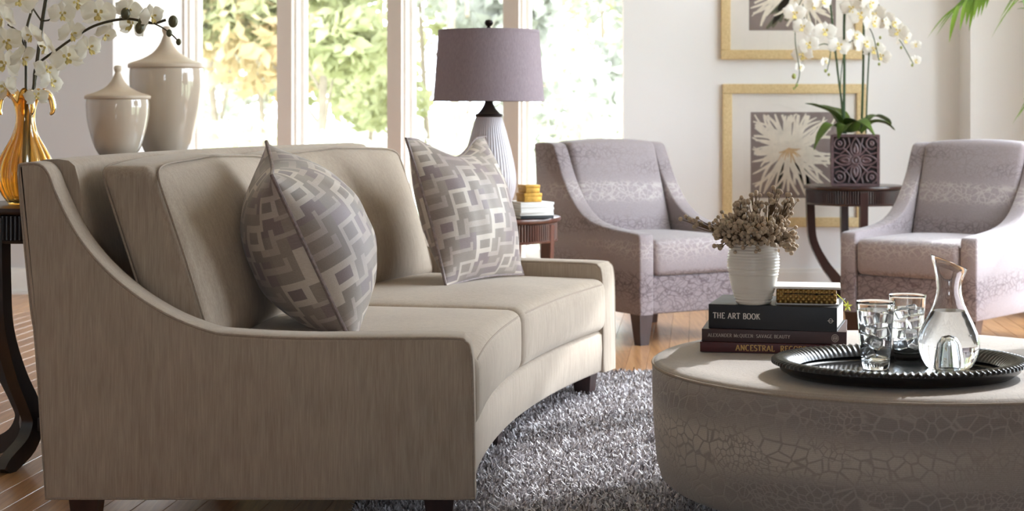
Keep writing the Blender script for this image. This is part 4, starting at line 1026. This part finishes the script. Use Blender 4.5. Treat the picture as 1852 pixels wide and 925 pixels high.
# ------------------------------------------------------------------ orchids
def petal(g, ang, L, W, curl, tilt=0.0, y0=0.0):
    n, m = 6, 5; V = []; F = []; ca, sa = math.cos(ang), math.sin(ang)
    for i in range(n+1):
        t = i/n; w = W*(math.sin(PI*min(1, 0.06+t*0.94))**0.55)*(0.35+0.65*min(1, t*2.2)) if t < 1 else W*0.12
        for j in range(m):
            s_ = (j/(m-1)-0.5)*2; x = s_*w/2; r = 0.004+t*L*(1-0.10*s_*s_)
            y = y0-curl*math.sin(t*PI*0.8)*L*0.25+0.10*L*s_*s_*math.sin(t*PI)+tilt*r
            V.append((r*ca-x*sa, y, r*sa+x*ca))
    for i in range(n):
        for j in range(m-1): F.append((i*m+j, i*m+j+1, (i+1)*m+j+1, (i+1)*m+j))
    g.add(V, F)
def flower_meshes(name, mat, sc):
    g = G()
    for a, L, W in ((90,.048,.034),(210,.048,.032),(330,.048,.032)): petal(g, math.radians(a), L*sc, W*sc, 0.25, 0.10, 0.004*sc)
    for a in (18, 162): petal(g, math.radians(a), .054*sc, .064*sc, 0.35, 0.0, 0.0)
    l = G(); l.ball((0,-0.008*sc,-0.002*sc), 0.0050*sc, 8, 6)
    petal(l, math.radians(255), .022*sc, .014*sc, 1.2, -0.5, -0.006*sc); petal(l, math.radians(285), .022*sc, .014*sc, 1.2, -0.5, -0.006*sc)
    for a in (40, 140): petal(l, math.radians(a), .012*sc, .012*sc, 1.4, -0.8, -0.006*sc)
    return g.mesh(name, mat, True, 80), l.mesh('flower_lip', MAT['lip'], True, 80)
FW = flower_meshes('flower', MAT['petal'], 1.0); FC = flower_meshes('flower', MAT['petal_cream'], 0.92)
def flower(root, M, p, rz, rx, s_=1.0, roll=0.0):
    f = obj('flower', M[0], root); f.location = p; f.rotation_euler = (rx, roll, rz); f.scale = (s_,)*3
    obj('flower_lip', M[1], f)
def bud(root, p, s_, mat, tilt=0.3):
    part('bud', G().ball(p, s_, 8, 6, 1.3), MAT[mat], root)

def strap_leaf(pts, W):
    P = smoothpath(pts, 6); n = len(P); V = []; F = []
    for i, p in enumerate(P):
        t = i/(n-1); tg = (P[min(i+1, n-1)]-P[max(i-1, 0)]).normalized(); sd_ = tg.cross(Vector((0,0,1)))
        sd_ = sd_.normalized() if sd_.length > 1e-3 else Vector((1,0,0)); up = sd_.cross(tg)
        w = W*(math.sin(PI*(0.12+0.88*t))**0.6 if t < 1 else 0.02)/2
        for s_ in (-1, -0.5, 0, 0.5, 1): V.append(tuple(p+sd_*w*s_+up*w*0.35*abs(s_)))
        for s_ in (-1, -0.5, 0, 0.5, 1): V.append(tuple(p+sd_*w*s_+up*(w*0.35*abs(s_)-0.0015)))
    for i in range(n-1):
        a, b = i*10, (i+1)*10
        for j in range(4): F.append((a+j, a+j+1, b+j+1, b+j)); F.append((a+6+j, a+5+j, b+5+j, b+6+j))
        F.append((a+5, a, b, b+5)); F.append((a+4, a+9, b+9, b+4))
    return G().add(V, F)

# planter with carved lattice panels
PW_ = 0.127; PHT = 0.272
pot = thing('carved_planter', 'square carved wooden planter with scrollwork panels, on the side table', 'planter', (T1.x+0.006, T1.y, T1H), math.radians(-9))
part('lining', G().box(-PW_+0.014, PW_-0.014, -PW_+0.014, PW_-0.014, 0.002, PHT-0.02), MAT['dark_inside'], pot, False)
def lattice():
    g = G(); y = -PW_+0.006; hh = PHT/2
    def T(pts, r=0.0055, closed=False): g.tube([(x*PW_, y, hh+z*hh) for x, z in pts], r, 6, True, closed)
    g.box(-PW_, -PW_+0.014, -PW_, -PW_+0.014, 0, PHT).box(PW_-0.014, PW_, -PW_, -PW_+0.014, 0, PHT)
    g.box(-PW_+0.014, PW_-0.014, -PW_, -PW_+0.012, 0, 0.012).box(-PW_+0.014, PW_-0.014, -PW_, -PW_+0.012, PHT-0.012, PHT)
    for q in range(4):
        a = q*PI/2; rot = lambda x, z: (x*math.cos(a)-z*math.sin(a), x*math.sin(a)+z*math.cos(a))
        tear = [rot(0.24*math.sin(t)*abs(math.sin(t/2))**0.7, 0.88-0.70*(1-math.cos(t))/2*1.0) for t in [2*PI*k/24 for k in range(24)]]
        T(tear, 0.0058, True)
        leafp = [rot(0.10*math.sin(t)*abs(math.sin(t/2)), 0.62-0.34*(1-math.cos(t))/2) for t in [2*PI*k/12 for k in range(12)]]
        T(leafp, 0.009, True)
        cc = [(0.66+0.22*math.cos(t), 0.66+0.22*math.sin(t)) for t in [PI*0.05+1.75*PI*k/18 for k in range(19)]]
        T([rot(*p) for p in cc], 0.0055)
        T([rot(0.66+0.07*math.cos(t), 0.66+0.07*math.sin(t)) for t in [2*PI*k/8 for k in range(8)]], 0.0075, True)
        T([rot(*p) for p in ((0.12,0.16),(0.30,0.30),(0.47,0.50))], 0.006)
        T([rot(*p) for p in ((0.30,0.88),(0.24,0.62),(0.40,0.42),(0.62,0.24),(0.88,0.30))], 0.005)
    T([(0.15*math.cos(t), 0.15*math.sin(t)) for t in [2*PI*k/14 for k in range(14)]], 0.008, True); T([(0,0.06),(0,-0.06)], 0.010)
    return g.mesh('carved_panel', MAT['carved'], True, 50)
lm = lattice()
for k in range(4): o = obj('carved_panel', lm, pot); o.rotation_euler = (0, 0, k*PI/2)
part('soil', G().box(-PW_+0.016, PW_-0.016, -PW_+0.016, PW_-0.016, PHT-0.022, PHT-0.012), MAT['soil'], pot, False)

OY = T1.y; ob = Vector((T1.x+0.006, OY, T1H+PHT-0.012))
orch = thing('potted_orchid', 'white moth orchid with several arching sprays in the carved planter', 'orchid', ob)
L_ = lambda px, py, dy=0.0: at(px, py, OY+dy)-ob
for k, pts in enumerate([[L_(1530,238,-.02),L_(1506,206,-.10),L_(1475,192,-.12),L_(1456,187,-.13)], [L_(1525,236,-.05),L_(1505,226,-.16),L_(1487,245,-.20),L_(1472,272,-.21)],
        [L_(1535,235,-.04),L_(1520,205,.04),L_(1495,196,.10),L_(1482,190,.14)], [L_(1540,240,-.05),L_(1545,220,-.14),L_(1562,226,-.20),L_(1582,246,-.23)],
        [L_(1560,240,-.02),L_(1580,222,-.06),L_(1602,224,-.08),L_(1619,236,-.09)], [L_(1555,238,.02),L_(1578,212,.06),L_(1598,216,.08),L_(1612,226,.10)], [L_(1535,240,-.05),L_(1530,226,-.16),L_(1524,236,-.19),L_(1516,252,-.20)]]):
    part('leaf', strap_leaf(pts, [0.065,0.085,0.075,0.11,0.085,0.075,0.08][k]), MAT['orchid_leaf'], orch)
for pts, r in (([L_(1530,242),L_(1515,130),L_(1502,10),L_(1498,-30)],0.0055), ([L_(1526,242,.03),L_(1527,130,.03),L_(1527,30,.03),L_(1535,-30,.03)],0.0075), ([L_(1558,242,.02),L_(1561,130,.02),L_(1563,30,.02),L_(1570,-10,.02)],0.0065),
               ([L_(1566,242,-.02),L_(1569,150,-.02),L_(1572,95,-.02)],0.0042), ([L_(1532,240,-.03),L_(1518,150,-.03),L_(1512,100,-.03),L_(1495,80,-.03),L_(1474,84,-.05)],0.0028), ([L_(1527,240,.02),L_(1520,170,.0),L_(1524,110,0),L_(1535,78,0),L_(1552,72,0)],0.0028)):
    part('stem', G().tube(smoothpath(pts, 5), r, 7), MAT['stem'], orch)
for pts in ([L_(1498,-30),L_(1470,-20),L_(1445,10,-.03),L_(1438,70,-.05),L_(1446,130,-.05),L_(1438,160,-.05)], [L_(1570,-10),L_(1590,10,-.03),L_(1612,52,-.05),L_(1632,80,-.05),L_(1652,116,-.06)],
            [L_(1563,40),L_(1575,55,-.03),L_(1582,75,-.04),L_(1590,110,-.05)], [L_(1500,60,-.02),L_(1502,95,-.04),L_(1496,128,-.05)], [L_(1535,-30),L_(1555,0,-.02),L_(1578,30,-.03)]):
    part('spray_stem', G().tube(smoothpath(pts, 5), 0.0026, 6), MAT['stem'], orch)
fr = random.Random(5)
for px, py in [(1470,8),(1437,24),(1466,-14),(1452,50),(1486,2),(1500,-18),(1540,14),(1572,6),(1556,28),(1548,-12),(1577,42),(1602,38),(1584,26),(1625,58),(1634,70),(1614,44),(1452,99),(1446,122),(1463,82),(1492,112),(1492,58),(1517,84),(1545,66),(1563,80),(1594,102),(1580,90),(1656,82),(1655,110)]:
    s_ = (0.62 if px > 1640 or (px, py) in ((1492,112),(1446,122)) else 1.1)*fr.uniform(0.9, 1.1)
    flower(orch, FW, L_(px, py, fr.uniform(-.07,-.02)), fr.uniform(-.6,.6), fr.uniform(-.3,.25), s_, fr.uniform(-.3,.3))
for px, py, s_ in ((1436,138,.012),(1441,154,.008),(1436,160,.006),(1493,128,.008),(1499,135,.007),(1590,116,.007),(1650,118,.007),(1588,80,.008),(1592,68,.007),(1630,86,.007)): bud(orch, L_(px, py, -.05), s_, 'bud')

# cut orchids in the amber vase
vb = AV+Vector((0, 0, 0.30)); ov_ = thing('orchid_stems', 'cream orchid branches arching right out of the amber vase', 'orchid', vb)
K_ = lambda px, py, dy=0.0: at(px, py, AV.y+dy)-vb
for pts, r in (([K_(44,300),K_(46,210),K_(60,160),K_(66,120,-.03),K_(100,92,-.05),K_(140,64,-.06),K_(178,44,-.06),K_(230,34,-.06),K_(275,42,-.06),K_(300,36,-.06)],0.0042), ([K_(48,300,.02),K_(47,200,.02),K_(47,120,.02),K_(47,60,.02),K_(60,10,.02)],0.0042),
               ([K_(50,300,.01),K_(58,190,.01),K_(70,90,.01),K_(78,30,.01),K_(88,-30,.01)],0.006), ([K_(47,90,.02),K_(34,60,.0),K_(14,44,-.02)],0.0028), ([K_(76,40,.01),K_(60,16,0),K_(48,-5,0)],0.0028), ([K_(76,38,.01),K_(90,36,-.02),K_(100,28,-.03)],0.0028),
               ([K_(262,36,-.06),K_(290,48,-.07),K_(310,62,-.07),K_(324,76,-.07)],0.0022)):
    part('stem', G().tube(smoothpath(pts, 5), r, 6), MAT['stem_brown'], ov_)
fr = random.Random(9)
for px, py, rz, rx, s_ in [(6,34,-.8,.2,1),(36,2,.3,-.2,1),(112,26,.6,.1,.85),(140,4,.1,.3,.9),(178,26,.25,-.1,1.1),(128,60,1.1,.4,.9),(84,84,-1.2,.3,.9),(122,106,.35,-.2,1.05),(160,88,1.0,0,.9),(190,62,1.2,.6,.7),(240,46,-.5,-.2,1),(232,18,.4,.3,.8),(274,30,.9,.2,.8),
                  (10,118,-.3,-.1,1.05),(12,76,.4,.2,1.0),(40,104,1.2,.5,.9),(84,128,.9,-.5,.85),(92,150,1.1,-.2,.8),(12,160,-.7,-.3,.9),(58,64,-.6,.3,.8),(66,176,.5,-.6,.75),(-20,60,0,0,1),(-14,10,.2,.1,1)]:
    flower(ov_, FC, K_(px, py, fr.uniform(-.09,-.03)), rz*0.7, rx, s_*1.0, fr.uniform(-.4,.4))
for px, py, s_ in ((227,25,.0145),(256,40,.011),(252,51,.0135),(313,39,.0145),(306,60,.009),(323,76,.008)): bud(ov_, K_(px, py, -.075), s_, 'bud_dark')

# ------------------------------------------------------------------ framed flower prints
def picture(label, x0, x1, ztop, zbot, seed, cx_, cz_):
    W_, H_ = x1-x0, ztop-zbot; t = thing('framed_print', label, 'picture', ((x0+x1)/2, 9.998, zbot), 0, 'framed flower prints'); hw = W_/2; fw = 0.054
    for a, b, c, d in ((-hw,hw,H_-fw,H_),(-hw,hw,0,fw),(-hw,-hw+fw,fw,H_-fw),(hw-fw,hw,fw,H_-fw)): part('frame_rail', G().rbox(a, b, -0.030, 0, c, d, 0.004), MAT['frame_wood'], t)
    part('mat_board', G().box(-hw+fw-0.004, hw-fw+0.004, -0.010, -0.002, fw-0.004, H_-fw+0.004), MAT['mat_board'], t, False)
    pw = 0.245; pz0, pz1 = H_/2-0.24, H_/2+0.245
    pr = part('print', G().box(-pw, pw, -0.0108, -0.0102, pz0, pz1), MAT['print_taupe'], t, False)
    r = random.Random(seed); g = G(); gp = G(); gg = G()
    def ribbon(g, ang, L, w, bend, y):
        n = 12; p = Vector((cx_, cz_)); a = ang; Vs = []
        for i in range(n+1):
            tt = i/n; ww = w*(0.35+0.65*math.sin(PI*(0.15+0.8*tt)))*(1 if tt < .95 else .6)
            nx, nz_ = -math.sin(a), math.cos(a)
            ins = abs(p.x) < pw-ww and pz0+ww < p.y < pz1-ww
            if not ins: break
            Vs += [(p.x+nx*ww/2, y, p.y+nz_*ww/2), (p.x-nx*ww/2, y, p.y-nz_*ww/2)]
            p = p+Vector((math.cos(a), math.sin(a)))*L/n; a += bend/n
        m = len(Vs)//2
        if m > 2: g.add(Vs, [(2*i, 2*i+1, 2*i+3, 2*i+2) for i in range(m-1)])
    for k in range(7): ribbon(gg, r.uniform(-2.3, -0.6), r.uniform(.2,.32), r.uniform(.03,.06), r.uniform(-.8,.8), -0.0110)
    for k in range(95): ribbon(g, r.uniform(0, 2*PI), r.uniform(.16,.36), r.uniform(.011,.019), r.uniform(-1.3,1.3), -0.0112-0.00001*k)
    for k in range(60): ribbon(g, r.uniform(-0.4, PI+0.4), r.uniform(.05,.14), r.uniform(.008,.014), r.uniform(-1.6,1.6), -0.0124-0.00001*k)
    for k in range(22): ribbon(gp, r.uniform(-2.6, -0.3), r.uniform(.04,.10), r.uniform(.005,.009), r.uniform(-.8,.8), -0.0132-0.00001*k)
    part('printed_leaves', gg, MAT['print_green'], pr, False); part('printed_petals', g, MAT['print_petal'], pr, False); part('printed_heart', gp, MAT['print_peach'], pr, False)
    part('glass', G().box(-hw+fw-0.002, hw-fw+0.002, -0.018, -0.0165, fw-0.002, H_-fw+0.002), MAT['picture_glass'], t, False)
pz = lambda y: CAMH-(y-HOR)/FPX*9.97
picture('gold-framed white chrysanthemum print, the lower one, behind the orchid table', 1.187, 1.997, pz(152), pz(411), 3, -0.03, 0.445)
picture('gold-framed white chrysanthemum print, the upper one, cut off by the picture top', 1.178, 1.988, pz(-152), pz(107.5), 8, 0.02, 0.42)

# ------------------------------------------------------------------ potted palm
pc = Vector((2.76, 9.10, 0)); palm = thing('potted_palm', 'green palm with arching fronds at the upper right edge', 'palm', pc)
part('pot', G().lathe([(0.0005,0),(0.11,0),(0.13,0.02),(0.16,0.30),(0.165,0.32),(0.15,0.325),(0.145,0.29),(0.0005,0.28)], 40), MAT['ceramic'], palm, angle=50)
part('soil', G().lathe([(0.146,0.282),(0.0005,0.290)], 24), MAT['soil'], palm)
def frond(pts, L, seed, droop=0.6, n=17):
    r = random.Random(seed); P = smoothpath([Vector(p)-pc for p in pts], 10); g = G().tube(P, [0.006-0.0045*i/(len(P)-1) for i in range(len(P))], 6)
    gl = G(); st = int(len(P)*0.42)
    for k in range(n):
        i = st+int((len(P)-2-st)*k/(n-1)); p = P[i]; tg = (P[i+1]-P[i-1]).normalized(); sd_ = tg.cross(Vector((0,0,1))).normalized()
        for s_ in (-1, 1):
            d = (tg*0.75+sd_*s_*0.6+Vector((0,0,r.uniform(-.15,.1)))).normalized(); l = L*r.uniform(.8,1.1)*(1-0.35*abs(k/(n-1)-0.45)); Vv = []
            for j in range(7):
                t = j/6; q = p+d*l*t+Vector((0,0,-droop*l*t*t)); w = 0.013*math.sin(PI*(0.15+0.85*t))+0.0006
                wd = d.cross(Vector((0,0,1))).normalized(); Vv += [tuple(q+wd*w), tuple(q+Vector((0,0,-w*0.5))), tuple(q-wd*w)]
            gl.add(Vv, [f for j in range(6) for f in ((3*j,3*j+1,3*j+4,3*j+3), (3*j+1,3*j+2,3*j+5,3*j+4))])
    f = part('frond', gl, MAT['palm'], palm); part('frond_stalk', g, MAT['stem'], f)
crown = (2.76, 9.08, 0.29)
frond([crown, (2.74,9.05,1.10), (2.68,8.98,1.60), (2.45,8.88,1.72), (2.20,8.80,1.57)], 0.23, 1, 0.5, 22)
frond([crown, (2.78,9.0,1.20), (2.76,8.88,1.70), (2.62,8.70,1.78), (2.46,8.55,1.60)], 0.21, 2, 0.6, 20)
frond([crown, (2.78,9.05,0.9), (2.78,8.95,1.18), (2.68,8.82,1.22), (2.58,8.72,1.12)], 0.15, 3)
frond([crown, (2.80,9.1,1.3), (2.82,9.05,1.9), (2.80,8.9,2.15), (2.74,8.7,2.1)], 0.22, 4)
